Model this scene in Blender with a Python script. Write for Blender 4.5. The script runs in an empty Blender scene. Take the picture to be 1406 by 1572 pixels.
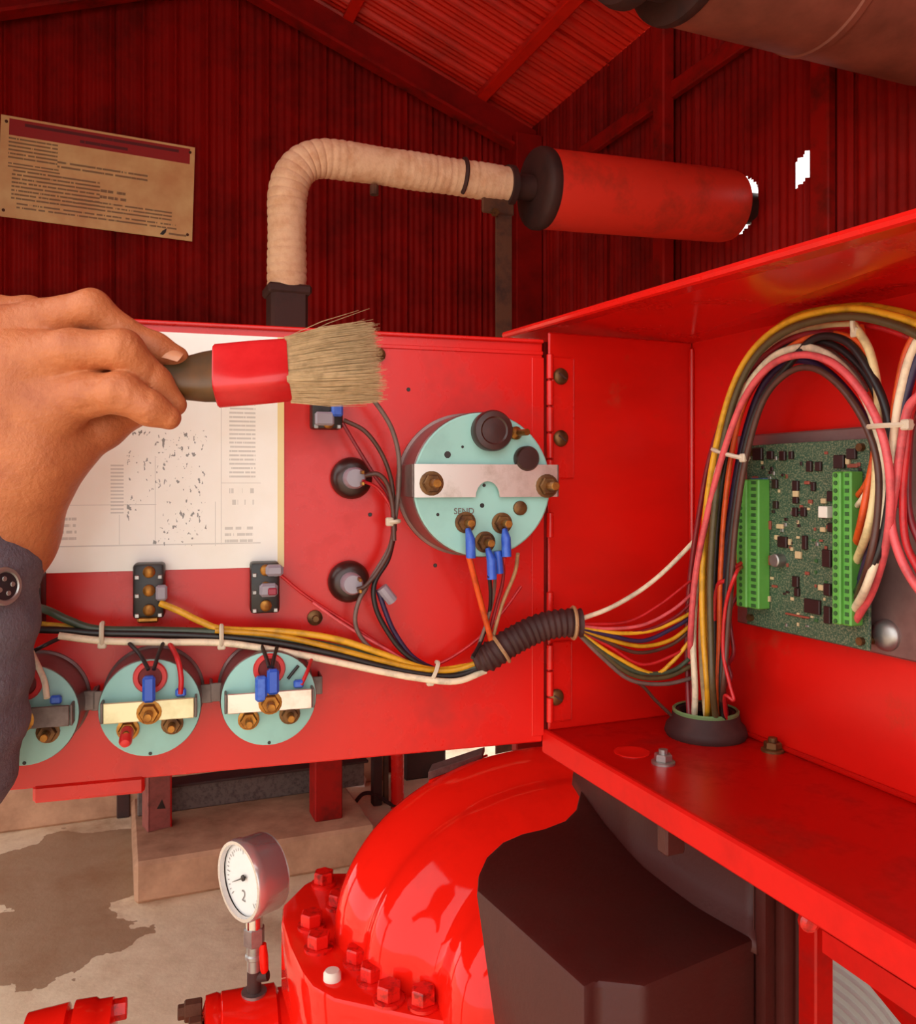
import bpy, bmesh, math, random
import numpy as np
from mathutils import Vector, Matrix
random.seed(7)
SC = bpy.context.scene
COL = SC.collection
# ------------------------------------------------------------------ camera, sky, exposure
F, CX, CY, CZ = 1293.0, 703.0, 740.0, 1.35      # focal length (px), principal point (px), eye height (m)
cam = bpy.data.cameras.new('camera'); cam_o = bpy.data.objects.new('camera', cam); COL.objects.link(cam_o)
cam.sensor_fit = 'HORIZONTAL'; cam.sensor_width = 36.0; cam.lens = 36.0*F/1406.0
cam.shift_y = -(786.0-CY)/1406.0; cam.clip_start = 0.02; cam.clip_end = 300
cam_o.location = (0, 0, CZ); cam_o.rotation_euler = (math.pi/2, 0, 0); SC.camera = cam_o
w = bpy.data.worlds.new('sky'); SC.world = w; w.use_nodes = True
bg = w.node_tree.nodes['Background']; bg.inputs[0].default_value = (1.0, 0.99, 0.975, 1); bg.inputs[1].default_value = 2.4
SC.view_settings.view_transform = 'Standard'; SC.view_settings.look = 'None'
SC.view_settings.exposure = 0.0; SC.view_settings.gamma = 1.0; SC.view_settings.use_curve_mapping = False

def font_mesh(to, name):                          # turns a text object into a plain mesh object in place
    bpy.context.view_layer.update(); me = bpy.data.meshes.new_from_object(to.evaluated_get(bpy.context.evaluated_depsgraph_get()))
    o = bpy.data.objects.new(name, me); COL.objects.link(o); o.parent = to.parent; o.matrix_local = to.matrix_local.copy(); me.materials.clear(); me.materials.append(to.data.materials[0])
    bpy.data.objects.remove(to); return o
# ------------------------------------------------------------------ geometry helpers
def P(px, py, Y):                                # a point at distance Y along the view direction of a pixel
    return Vector(((px-CX)/F*Y, Y, CZ-(py-CY)/F*Y))
def PZ(px, py, z):                               # pixel -> point on a level plane, z relative to the eye
    return P(px, py, -z*F/(py-CY))
class Frame:                                     # upright plane: x right, y away, z up
    def __init__(s, o, ang):
        s.o = Vector((o[0], o[1], 0)); s.ang = ang
        s.x = Vector((math.cos(ang), math.sin(ang), 0)); s.y = Vector((-math.sin(ang), math.cos(ang), 0))
    def hit(s, px, py, off=0.0):
        d = Vector(((px-CX)/F, 1, -(py-CY)/F)); c = Vector((0, 0, CZ))
        o = s.o - s.y*off
        t = (o-c).dot(s.y)/d.dot(s.y); p = c+d*t
        return (p-s.o).dot(s.x), p.z
    def w(s, x, y, z): return s.o + s.x*x + s.y*y + Vector((0, 0, z))
    def pt(s, px, py, off=0.0):
        x, z = s.hit(px, py, off); return s.w(x, -off, z)
    def mat(s, x, y, z):
        return Matrix.Translation(s.w(x, y, z)) @ Matrix.Rotation(s.ang, 4, 'Z')
UA = math.radians(22.05)
R = Frame((0, 0), UA)                            # room axes: x to the right wall, y to the back wall
U0, V0 = 1.912, 3.757                            # right wall, back wall
H = Vector((0.054, 0.5, 0))                      # hinge line of the enclosure
A = Frame(H, UA)                                 # enclosure side wall
D = Frame(H, math.atan2(.278, .961))             # opened door
C = H + A.x*0.103
B = Frame(C, UA-math.pi/2)                       # enclosure back wall

class MB:
    def __init__(s): s.v = []; s.f = []
    def add(s, vs, fs, M=None):
        n = len(s.v)
        s.v += [tuple(M @ Vector(p)) if M else tuple(p) for p in vs]
        s.f += [tuple(i+n for i in f) for f in fs]; return s
    def box(s, c, d, bev=0.0, M=None, seg=1):
        bm = bmesh.new(); bmesh.ops.create_cube(bm, size=1)
        for v in bm.verts: v.co = Vector((v.co.x*d[0], v.co.y*d[1], v.co.z*d[2]))+Vector(c)
        if bev: bmesh.ops.bevel(bm, geom=bm.edges[:], offset=bev, segments=seg, affect='EDGES', profile=.5)
        bm.verts.index_update()
        s.add([v.co[:] for v in bm.verts], [[v.index for v in f.verts] for f in bm.faces], M); bm.free(); return s
    def lathe(s, prof, p0, ax, n=24, M=None, cap=True):
        p0 = Vector(p0); ax = Vector(ax).normalized()
        t = Vector((0, 0, 1)) if abs(ax.z) < .9 else Vector((1, 0, 0))
        e1 = ax.cross(t).normalized(); e2 = ax.cross(e1)
        vs, fs = [], []
        for a, r in prof:
            for k in range(n):
                th = 2*math.pi*k/n
                vs.append(p0+ax*a+(e1*math.cos(th)+e2*math.sin(th))*r)
        for i in range(len(prof)-1):
            for k in range(n):
                k2 = (k+1) % n
                fs.append((i*n+k, i*n+k2, (i+1)*n+k2, (i+1)*n+k))
        if cap:
            fs.append(tuple(range(n))); b = (len(prof)-1)*n; fs.append(tuple(range(b, b+n)))
        return s.add(vs, fs, M)
    def cyl(s, p0, p1, r0, r1=None, n=16, M=None, ch=0.0):
        p0 = Vector(p0); p1 = Vector(p1); L = (p1-p0).length; r1 = r0 if r1 is None else r1
        pr = [(0, r0), (L, r1)] if not ch else [(0, r0-ch), (ch, r0), (L-ch, r1), (L, r1-ch)]
        return s.lathe(pr, p0, p1-p0, n, M)
    def hexa(s, p0, p1, r, M=None): return s.cyl(p0, p1, r, n=6, M=M, ch=r*.12)
    def tube(s, pts, r, n=8, M=None):
        pts = [Vector(p) for p in pts]; N = len(pts)
        rr = r if isinstance(r, (list, tuple)) else [r]*N
        tn = [(pts[min(i+1, N-1)]-pts[max(i-1, 0)]).normalized() for i in range(N)]
        e = tn[0].orthogonal().normalized(); vs, fs = [], []
        for i in range(N):
            e = (e-tn[i]*e.dot(tn[i])).normalized(); b = tn[i].cross(e)
            for k in range(n):
                th = 2*math.pi*k/n; vs.append(pts[i]+(e*math.cos(th)+b*math.sin(th))*rr[i])
        for i in range(N-1):
            for k in range(n):
                k2 = (k+1) % n; fs.append((i*n+k, i*n+k2, (i+1)*n+k2, (i+1)*n+k))
        fs.append(tuple(range(n))[::-1]); fs.append(tuple(range((N-1)*n, N*n)))
        return s.add(vs, fs, M)
    def grid(s, fn, nu, nv, skip=None):
        vs = [fn(i, j) for i in range(nu+1) for j in range(nv+1)]
        fs = [(i*(nv+1)+j, (i+1)*(nv+1)+j, (i+1)*(nv+1)+j+1, i*(nv+1)+j+1) for i in range(nu) for j in range(nv) if not (skip and skip(i, j))]
        return s.add(vs, fs)
    def prism(s, poly, vec):                      # closed outline of 3D points pushed along vec
        n = len(poly); vec = Vector(vec); a = [Vector(p) for p in poly]
        return s.add(a+[p+vec for p in a], [tuple(range(n)), tuple(range(n, 2*n))[::-1]]+[(i, (i+1) % n, n+(i+1) % n, n+i) for i in range(n)])
    def build(s, name, mat, parent=None, smooth=35, bevel=0.0):
        me = bpy.data.meshes.new(name); o = bpy.data.objects.new(name, me); COL.objects.link(o)
        vs = s.v
        if parent is not None:
            o.parent = parent; off = WL.get(parent.name)
        else:
            a = np.array(vs); off = Vector(((a[:, 0].min()+a[:, 0].max())/2, (a[:, 1].min()+a[:, 1].max())/2, a[:, 2].min())); o.location = off
        WL[o.name] = off
        if off is not None: vs = [(x-off.x, y-off.y, z-off.z) for x, y, z in vs]
        me.from_pydata(vs, [], s.f); me.update()
        bm = bmesh.new(); bm.from_mesh(me); bmesh.ops.recalc_face_normals(bm, faces=bm.faces[:])
        if bevel:
            ed = [e for e in bm.edges if len(e.link_faces) == 2 and e.calc_face_angle(0) > .5]
            bmesh.ops.bevel(bm, geom=ed, offset=bevel, segments=2, affect='EDGES', profile=.5)
        bm.to_mesh(me); bm.free()
        if smooth:
            for p in me.polygons: p.use_smooth = True
            me.set_sharp_from_angle(angle=math.radians(smooth))
        me.materials.append(mat if not isinstance(mat, str) else M[mat])
        return o
WL = {}
def tag(o, label=None, cat=None, group=None, kind=None):
    for k, v in (('label', label), ('category', cat), ('group', group), ('kind', kind)):
        if v: o[k] = v
    return o
def thing(name, loc, label, cat, group=None):     # Empty at a world point; parts are given in world coordinates
    o = bpy.data.objects.new(name, None); COL.objects.link(o); o.empty_display_size = .02
    o.location = loc; WL[o.name] = Vector(loc); return tag(o, label, cat, group)
def lthing(name, mat, label, cat, group=None):    # Empty with its own axes; parts are given in those axes
    o = bpy.data.objects.new(name, None); COL.objects.link(o); o.empty_display_size = .02
    o.matrix_world = mat; WL[o.name] = None; return tag(o, label, cat, group)
def struct(name, label, loc=(0, 0, 0)):
    o = bpy.data.objects.new(name, None); COL.objects.link(o); o.empty_display_size = .02
    o.location = loc; WL[o.name] = Vector(loc); return tag(o, label, None, None, 'structure')
def crom(pts, n=6):                               # smooth curve through points
    p = [Vector(q) for q in pts]; p = [p[0]*2-p[1]]+p+[p[-1]*2-p[-2]]; out = []
    for i in range(1, len(p)-2):
        for k in range(n):
            t = k/n; a, b, c, d = p[i-1], p[i], p[i+1], p[i+2]
            out.append(.5*((2*b)+(c-a)*t+(2*a-5*b+4*c-d)*t*t+(3*b-a-3*c+d)*t**3))
    return out+[p[-2]]

# ------------------------------------------------------------------ materials
M = {}
def lin(c): return tuple((x/255/12.92 if x/255 <= .04045 else ((x/255+.055)/1.055)**2.4) for x in c)
class NT:
    def __init__(s, name):
        s.m = bpy.data.materials.new(name); s.m.use_nodes = True; s.t = s.m.node_tree
        s.b = s.t.nodes['Principled BSDF']; s.co = s.t.nodes.new('ShaderNodeTexCoord').outputs['Object']
    def n(s, t, **k):
        x = s.t.nodes.new(t)
        for a, v in k.items(): setattr(x, a, v)
        return x
    def l(s, a, b): s.t.links.new(a, b)
    def set(s, i, v):
        if hasattr(v, 'node'): s.l(v, i)
        else: i.default_value = v
    def math(s, op, a, b=0.0, c=0.0):
        x = s.n('ShaderNodeMath', operation=op); s.set(x.inputs[0], a); s.set(x.inputs[1], b); s.set(x.inputs[2], c); return x.outputs[0]
    def noise(s, scale, detail=4, rough=.6, vec=None, stretch=None):
        x = s.n('ShaderNodeTexNoise'); x.inputs['Scale'].default_value = scale; x.inputs['Detail'].default_value = detail; x.inputs['Roughness'].default_value = rough
        v = vec or s.co
        if stretch:
            mp = s.n('ShaderNodeMapping'); mp.inputs['Scale'].default_value = stretch; s.l(v, mp.inputs[0]); v = mp.outputs[0]
        s.l(v, x.inputs['Vector']); return x.outputs['Fac']
    def ramp(s, f, a, b):
        x = s.n('ShaderNodeMapRange'); x.inputs[1].default_value = a; x.inputs[2].default_value = b; s.l(f, x.inputs[0]); return x.outputs[0]
    def mix(s, f, a, b):
        x = s.n('ShaderNodeMix', data_type='RGBA'); s.set(x.inputs[0], f)
        for i, v in ((6, a), (7, b)):
            if hasattr(v, 'node'): s.l(v, x.inputs[i])
            else: x.inputs[i].default_value = (*v, 1)
        return x.outputs[2]
    def bump(s, h, st, dist=.002):
        x = s.n('ShaderNodeBump'); x.inputs['Strength'].default_value = st; x.inputs['Distance'].default_value = dist
        s.l(h, x.inputs['Height']); s.l(x.outputs[0], s.b.inputs['Normal'])
def pbr(name, rgb, rough=.5, metal=0.0, var=None, vs=40, vr=(.45, .7), spec=.5, bump=0, bs=80, coat=0, rvar=0, stretch=None):
    t = NT(name); c = lin(rgb)
    t.b.inputs['Base Color'].default_value = (*c, 1); t.b.inputs['Roughness'].default_value = rough
    t.b.inputs['Metallic'].default_value = metal; t.b.inputs['Specular IOR Level'].default_value = spec; t.b.inputs['Coat Weight'].default_value = coat
    if var:
        f = t.ramp(t.noise(vs, 5, .65, stretch=stretch), *vr); t.l(t.mix(f, c, lin(var)), t.b.inputs['Base Color'])
        if rvar: t.l(t.math('MULTIPLY_ADD', f, rvar, rough), t.b.inputs['Roughness'])
    if bump: t.bump(t.noise(bs, 4), bump)
    M[name] = t.m; return t
pbr('red_panel', (214, 22, 14), .27, var=(170, 22, 12), vs=14, vr=(.52, .8), rvar=.25, bump=.06, bs=60)
t = pbr('red_inner', (214, 22, 14), .3, spec=.4, bump=.05, bs=60)
f_ = t.math('MULTIPLY', t.ramp(t.noise(24, 6, .7), .60, .72), .4); g_ = t.math('MULTIPLY', t.ramp(t.noise(7, 3, .5, stretch=(1, 1, 3)), .50, .70), .35)
t.l(t.mix(f_, t.mix(g_, lin((212, 20, 12)), lin((168, 20, 12))), lin((150, 66, 36))), t.b.inputs['Base Color']); t.l(t.math('MULTIPLY_ADD', f_, .6, .28), t.b.inputs['Roughness'])
pbr('red_lip', (206, 18, 10), .5, spec=.15, var=(186, 16, 9), vs=30)
pbr('red_shaded', (178, 10, 4), .3, spec=.3, var=(140, 12, 6), vs=25, vr=(.5, .75), rvar=.3)  # darker copy of the red: shade painted into shelf, stand post and gusset
pbr('red_pump', (238, 29, 16), .07, spec=.30, var=(222, 26, 14), vs=18, vr=(.5, .8), rvar=.1, bump=.08, bs=35)
pbr('red_bolt', (226, 26, 18), .3, var=(120, 18, 12), vs=90, vr=(.5, .7))
pbr('red_wall', (152, 15, 8), .6, spec=.15, var=(96, 13, 8), vs=3.5, vr=(.4, .75), rvar=.2)
pbr('red_roof', (232, 34, 12), .42, var=(190, 28, 12), vs=4, vr=(.45, .75))
pbr('red_steel', (160, 18, 10), .6, spec=.2, var=(84, 22, 14), vs=9, vr=(.45, .75))
pbr('red_muffler', (240, 56, 38), .45, var=(176, 52, 34), vs=6, vr=(.5, .75), bump=.2, bs=40)
pbr('rust', (92, 52, 30), .8, var=(52, 26, 20), vs=14, bump=.4, bs=70)
pbr('rust_dark', (66, 34, 28), .7, var=(40, 24, 22), vs=10, bump=.3, bs=60)
pbr('brown_pipe', (158, 88, 70), .5, var=(112, 60, 46), vs=5, vr=(.4, .7), bump=.15, bs=30)
pbr('lagging', (244, 200, 160), .95, var=(214, 152, 108), vs=22, vr=(.45, .8), bump=.6, bs=150)
pbr('black_plastic', (72, 26, 21), .46, spec=.3, var=(70, 34, 28), vs=14, vr=(.5, .8), rvar=.15, bump=.12, bs=220)
pbr('black_part', (30, 24, 23), .4, var=(60, 46, 40), vs=60)
pbr('bakelite', (52, 26, 22), .3, var=(70, 36, 30), vs=80)
pbr('rubber', (58, 32, 30), .6, spec=.3, var=(76, 44, 40), vs=50)
pbr('steel', (222, 216, 212), .24, .72)
pbr('bright_steel', (232, 230, 226), .16, 1.0)
pbr('zinc', (176, 172, 168), .38, .85, var=(132, 124, 120), vs=30, vr=(.45, .75))
pbr('alu', (226, 216, 206), .3, .8, var=(190, 176, 160), vs=60, vr=(.5, .75))
pbr('alu_yellow', (224, 216, 176), .36, .6, var=(196, 184, 140), vs=60)
pbr('bracket_grey', (122, 106, 100), .45, .5, var=(86, 70, 66), vs=60)
pbr('brass', (176, 122, 56), .3, .9, var=(120, 72, 36), vs=120, vr=(.4, .7), rvar=.3)
pbr('brass_dull', (120, 84, 48), .45, .7, var=(74, 44, 30), vs=120)
pbr('can', (132, 104, 100), .33, .55, var=(108, 76, 74), vs=30)
pbr('teal', (150, 198, 188), .5, var=(136, 180, 172), vs=30, vr=(.45, .75))
pbr('red_ring', (206, 38, 40), .4); pbr('red_cap', (214, 40, 40), .4)
pbr('blue_lug', (44, 84, 186), .35, var=(70, 112, 204), vs=200)
pbr('nylon', (206, 188, 164), .5); pbr('clear_lug', (150, 140, 150), .3)
for nm, c in dict(white=(236, 216, 184), cream=(232, 206, 150), yellow=(226, 164, 36), gold=(206, 146, 24), orange=(222, 84, 30), red=(196, 30, 34), maroon=(130, 26, 34), pink=(222, 88, 92),
                  navy=(50, 34, 70), black=(34, 27, 27), olive=(86, 72, 44), green=(66, 76, 58), grey=(112, 88, 80), brown=(84, 50, 40), tan=(176, 132, 92)).items():
    pbr('wire_'+nm, c, .4, var=tuple(int(x*.8) for x in c), vs=120)
pbr('board', (44, 74, 54), .45, var=(128, 128, 100), vs=1100, vr=(.48, .62))
pbr('chip', (44, 18, 18), .4); pbr('chip_tan', (196, 170, 128), .5); pbr('chip_red', (140, 66, 50), .5); pbr('chip_blue', (60, 96, 124), .45); pbr('chip_white', (226, 216, 204), .5)
pbr('terminal_green', (92, 160, 66), .42, var=(104, 172, 76), vs=60); pbr('slot_dark', (48, 88, 40), .6)
pbr('plate_grey', (150, 120, 116), .36, .6, var=(124, 92, 88), vs=20)
pbr('skin', (196, 118, 72), .5, var=(168, 92, 56), vs=38, vr=(.42, .72), bump=.35, bs=420, spec=.4)
M['skin'].node_tree.nodes['Principled BSDF'].inputs['Subsurface Weight'].default_value = .08
M['skin'].node_tree.nodes['Principled BSDF'].inputs['Subsurface Radius'].default_value = (.006, .002, .001)
pbr('nail', (214, 150, 110), .35)
pbr('sleeve', (112, 104, 112), .9, var=(94, 86, 94), vs=60, bump=.5, bs=600)
pbr('brush_wood', (74, 58, 34), .45, var=(112, 74, 34), vs=25, vr=(.45, .7))
pbr('red_tape', (214, 40, 42), .25, var=(196, 30, 32), vs=40)
pbr('bristle', (206, 178, 138), .7, var=(176, 148, 110), vs=240)
pbr('concrete_plinth', (206, 158, 124), .85, var=(150, 106, 78), vs=5, vr=(.35, .7), bump=.4, bs=30)
pbr('white_paint', (232, 222, 206), .5)
pbr('ground', (214, 204, 190), .9, var=(180, 170, 156), vs=2)
pbr('grey_cloth', (190, 184, 178), .6)

# ------------------------------------------------------------------ printed surfaces
def rows(t, x, z, x0, x1, z0, z1, n, wf, dens, seed=0.0):   # lines of unreadable small print inside a rectangle
    inx = t.math('MULTIPLY', t.math('GREATER_THAN', x, x0), t.math('LESS_THAN', x, x1))
    inz = t.math('MULTIPLY', t.math('GREATER_THAN', z, z0), t.math('LESS_THAN', z, z1))
    q = t.math('MULTIPLY', t.math('SUBTRACT', z, z0), n/(z1-z0)); fr = t.math('FRACT', q); fl = t.math('FLOOR', q)
    line = t.math('MULTIPLY', t.math('GREATER_THAN', fr, .3), t.math('LESS_THAN', fr, .74))
    cv = t.n('ShaderNodeCombineXYZ'); t.l(t.math('MULTIPLY', x, wf), cv.inputs[0]); t.l(t.math('MULTIPLY_ADD', fl, 7.31, seed), cv.inputs[1])
    wn = t.noise(1.0, 3, .7, vec=cv.outputs[0]); word = t.math('GREATER_THAN', wn, 1-dens)
    return t.math('MULTIPLY', t.math('MULTIPLY', inx, inz), t.math('MULTIPLY', line, word))
def rect(t, x, z, x0, x1, z0, z1):
    return t.math('MULTIPLY', t.math('MULTIPLY', t.math('GREATER_THAN', x, x0), t.math('LESS_THAN', x, x1)), t.math('MULTIPLY', t.math('GREATER_THAN', z, z0), t.math('LESS_THAN', z, z1)))
def addup(t, L):
    a = L[0]
    for b in L[1:]: a = t.math('MAXIMUM', a, b)
    return a

# ------------------------------------------------------------------ room shell
def floor_mat():
    t = NT('floor_concrete'); a = t.noise(2.2, 6, .65); b = t.noise(9, 5, .7); s = t.noise(.9, 3, .5)
    c = t.mix(t.ramp(b, .3, .75), lin((246, 226, 192)), lin((218, 190, 154)))
    c = t.mix(t.ramp(a, .52, .66), c, lin((190, 156, 122)))
    n = t.n('ShaderNodeVectorMath', operation='DISTANCE'); wv = t.n('ShaderNodeVectorMath', operation='ADD')
    nz = t.n('ShaderNodeTexNoise'); nz.inputs['Scale'].default_value = 5; nz.inputs['Detail'].default_value = 5; t.l(t.co, nz.inputs['Vector'])
    sc = t.n('ShaderNodeVectorMath', operation='SCALE'); t.l(nz.outputs['Color'], sc.inputs[0]); sc.inputs['Scale'].default_value = .5
    t.l(t.co, wv.inputs[0]); t.l(sc.outputs[0], wv.inputs[1]); t.l(wv.outputs[0], n.inputs[0])
    p = PZ(60, 1440, -CZ); n.inputs[1].default_value = (p.x+.25, p.y+.22, .25)
    wet = t.math('LESS_THAN', n.outputs['Value'], .27)
    p2 = PZ(120, 1330, -CZ); n2 = t.n('ShaderNodeVectorMath', operation='DISTANCE'); t.l(wv.outputs[0], n2.inputs[0]); n2.inputs[1].default_value = (p2.x+.25, p2.y+.25, .25)
    wet = t.math('MAXIMUM', wet, t.math('LESS_THAN', n2.outputs['Value'], .33))
    c = t.mix(t.math('MULTIPLY', wet, .75), c, lin((146, 108, 76)))
    t.l(c, t.b.inputs['Base Color']); t.l(t.math('MULTIPLY_ADD', wet, -.3, .8), t.b.inputs['Roughness']); t.bump(b, .25, .01)
    M['floor'] = t.m
floor_mat()
fl = MB(); fl.add([R.w(-9, -8, 0), R.w(9, -8, 0), R.w(9, 14, 0), R.w(-9, 14, 0)], [(0, 1, 2, 3)])
o = fl.build('floor', 'floor', None, 0); o.data.transform(Matrix.Translation(o.location)); o.location = (0, 0, 0); tag(o, 'stained concrete floor of the pump shed', kind='structure')
def zroof(u):                                    # underside of the roof sheets
    return CZ+1.76+.37*min(U0-u, u+1.05)
PITCH = .032
def corrugated(fn, L, rowsz, skip=None, amp=.0045, per=8):
    n = int(round(L/PITCH*per)); mb = MB()
    mb.grid(lambda i, j: fn(i*L/n, amp*math.cos(2*math.pi*i/per)*(1.7 if (i//per) % 4 == 0 else .7), rowsz(i*L/n)[j]), n, len(rowsz(0))-1, skip and (lambda i, j: skip((i+.5)*L/n, .5*(rowsz(i*L/n)[j]+rowsz(i*L/n)[j+1]))))
    return mb
wall = struct('wall_back', 'dark red corrugated sheet gable wall behind the exhaust pipe')
for k in range(5):                               # sheets of the gable wall, from the right corner to the left
    u1 = U0-k*.64; L = .704
    lo = CZ-1.35 if k != 0 else CZ-.62           # the rightmost sheet stops above a low doorway
    mb = corrugated(lambda a, d, z, u1=u1: R.w(u1-a, V0+d-(.011 if k % 2 else 0), z), L, lambda a, u1=u1, lo=lo: [lo, zroof(max(u1-a, -1.05))+.03])
    mb.build('corrugated_sheet', 'red_wall', wall, 60)
for z, hh in ((CZ+1.42, .05), (CZ+.655, .03)):   # girts on the gable wall
    MB().box((0, 0, 0), (2.96, .05 if hh > .04 else .02, hh), .004, R.mat(U0-1.48, V0-(.035 if hh < .04 else -.045), z)).build('girt', 'red_wall', wall)
wr = struct('wall_right', 'dark red corrugated side wall with daylight through torn holes')
hx1 = 1.796; hz1 = CZ+.940; mz = CZ+.892
def holes(v, z):                                 # v from the corner towards the viewer
    a = abs(v-hx1) < .026 and abs(z-hz1-.3*(v-hx1)) < .040
    b = ((v-1.512)/.098)**2+((z-CZ-.915)/.092)**2 < 1
    return a or b
for k in range(8):
    a0 = k*.64
    def rz(a, a0=a0):
        if k == 2: return [0, CZ+.7]+[CZ+.7+.01*i for i in range(1, 36)]+[CZ+1.772]
        return [0, CZ+1.772]
    mb = corrugated(lambda a, d, z, a0=a0: R.w(U0+d+(.011 if k % 2 else 0), V0-a0-a, z), .704, rz, (lambda a, z, a0=a0: holes(a0+a, z)) if k == 2 else None)
    mb.build('corrugated_sheet', 'red_wall', wr, 60)
MB().box((0, 0, 0), (.03, 3.0, .06), .004, R.mat(U0-.03, V0-1.5, CZ+1.43)).build('girt', 'red_steel', wr)
MB().box((0, 0, 0), (.05, .07, 3.07), .006, R.mat(U0-.05, V0-1.17, 1.535)).build('post', 'red_steel', wr)
MB().box((0, 0, 0), (.03, .07, 3.07), .004, R.mat(U0-.025, V0-1.90, 1.535)).build('post', 'red_steel', wr)
MB().box((0, 0, 0), (.14, .14, 3.02), .006, R.mat(U0-.08, V0-.08, 1.51)).build('corner_post', 'red_wall', wr)
ce = struct('ceiling', 'red corrugated roof sheets sloping down from the ridge on purlins')
VF = -1.25                                        # front edge of the roof
for side in (0, 1):
    for k in range(9):
        v0 = V0-k*.64; L = min(.704, v0-VF)
        if L <= 0: break
        def fn(a, d, z, v0=v0, side=side):
            u = (U0+.06-z*(U0+.06-.43)) if side == 0 else (.43-z*1.56)
            return R.w(u, v0-a, zroof(u) + d + (.015 if k % 2 else 0))
        corrugated(fn, L, lambda a: [0, 1], amp=.007).build('roof_sheet', 'red_roof', ce, 60)
def slope_box(u, v0, v1, wd, h, drop, name, mat):
    th = math.atan(.37)*(1 if u > .43 else -1)
    Mx = R.mat(u, (v0+v1)/2, zroof(u)-drop) @ Matrix.Rotation(th, 4, 'Y')
    MB().box((0, 0, 0), (wd, abs(v1-v0), h), .004, Mx).build(name, mat, ce)
for t_ in (.30, .95, 1.42): slope_box(U0-t_, VF, V0-.01, .05, .05, .035, 'purlin', 'red_roof')
for t_ in (1.60, 2.05, 2.70): slope_box(U0-t_, VF, V0-.01, .05, .05, .035, 'purlin', 'red_roof')
for side in (0, 1):                              # rafters against the gable: web and bottom flange
    u0, u1 = (U0-.02, .43) if side == 0 else (-1.05, .43)
    for nm, dz0, dz1, v, th, mt in (('rafter_web', -.06, -.19, V0-.10, .012, 'red_wall'), ('rafter_flange', -.19, -.205, V0-.13, .07, 'red_steel')):
        pl = [R.w(u0, v, zroof(u0)+dz0), R.w(u1, v, zroof(u1)+dz0), R.w(u1, v, zroof(u1)+dz1), R.w(u0, v, zroof(u0)+dz1)]
        MB().prism(pl, R.y*th).build(nm, mt, ce)
wl = struct('wall_left', 'unseen red corrugated left wall, left open below to let in low daylight')  # unseen wall: closed above to darken the gable, open below to light the floor
for k in range(4):
    corrugated(lambda a, d, z, k=k: R.w(-1.06+d+(.011 if k % 2 else 0), V0-k*.64-a, z), .704, lambda a: [CZ-.15, CZ+1.78]).build('corrugated_sheet', 'red_wall', wl, 60)
MB().box((0, 0, 0), (.05, 2.9, .06), .004, R.mat(-1.05, V0-1.45, CZ-.15)).build('sill_girt', 'red_steel', wl)
for v_ in (V0-.06, V0-1.5, V0-2.78): MB().box((0, 0, 0), (.07, .07, CZ-.15), .004, R.mat(-1.05, v_, (CZ-.15)/2)).build('post', 'red_steel', wl)
wf = struct('wall_front_blocker', 'unseen red corrugated front wall added to block light from the right')  # unseen wall, added so daylight comes from the left front
for k in range(3):
    corrugated(lambda a, d, z, k=k: R.w(U0-k*.5-a, VF+d+(.011 if k % 2 else 0), z), .544, lambda a: [0, CZ+1.76]).build('corrugated_sheet', 'red_wall', wf, 60)
bb = MB(); bb.box((0, 0, .08), (2.2, .09, .16), .01, R.mat(.04, V0-.06, 0)); tag(bb.build('baseboard_back', 'concrete_plinth', None), 'rough concrete kerb along the foot of the gable wall', kind='structure')
# ------------------------------------------------------------------ wall sign
gx, gz = Frame(R.w(U0, V0, 0), UA).hit(154, 277, .02)
SW, SH = .73, .40
def sign_mat():
    t = NT('sign_print'); sp = t.n('ShaderNodeSeparateXYZ'); t.l(t.co, sp.inputs[0]); x, z = sp.outputs[0], sp.outputs[2]
    c = t.mix(t.ramp(t.noise(6, 4), .35, .7), lin((250, 212, 142)), lin((232, 172, 108)))
    red = rect(t, x, z, -.335, .345, .125, .19); c = t.mix(red, c, lin((170, 18, 8)))
    hd = addup(t, [rows(t, x, z, -.28, .30, .158, .186, 1, 60, .62, 3), rows(t, x, z, -.08, .10, .130, .158, 1, 60, .62, 9)])
    c = t.mix(t.math('MULTIPLY', hd, .8), c, lin((70, 8, 4)))
    body = addup(t, [rows(t, x, z, -.335, -.16, .03, .12, 6, 70, .6, 1), rows(t, x, z, -.16, .18, .02, .055, 2, 50, .58, 4), rows(t, x, z, -.335, -.15, -.005, .02, 2, 60, .6, 5),
                     rows(t, x, z, -.32, .0, -.13, -.005, 8, 80, .58, 6), rows(t, x, z, .0, .10, -.08, -.03, 2, 60, .56, 7), rows(t, x, z, -.1, .28, -.13, -.085, 3, 60, .57, 8),
                     rows(t, x, z, -.30, .30, -.165, -.135, 2, 55, .57, 10), rows(t, x, z, .27, .34, -.19, -.172, 1, 80, .62, 12)])
    c = t.mix(t.math('MULTIPLY', body, .7), c, lin((84, 46, 24)))
    t.l(c, t.b.inputs['Base Color']); t.b.inputs['Roughness'].default_value = .45; M['sign'] = t.m
sign_mat()
GW = Frame(R.w(U0, V0, 0), UA)
sg = lthing('wall_sign', GW.mat(gx, -.02, gz) @ Matrix.Rotation(-.035, 4, 'Y').inverted() if False else GW.mat(gx, -.02, gz) @ Matrix.Rotation(.030, 4, 'Y'), 'yellowed notice board with a red header screwed to the corrugated wall', 'sign')
MB().box((0, 0, 0), (SW, .006, SH), .001).build('sign_board', 'sign', sg, 0)
lf = MB(); lf.prism([(.235, -.0045, -.188), (.245, -.0045, -.172), (.262, -.0045, -.160), (.258, -.0045, -.178), (.248, -.0045, -.190)], (0, .001, 0)); lf.build('emblem', pbr('emblem', (40, 26, 20), .5).m, sg, 0)
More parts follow.
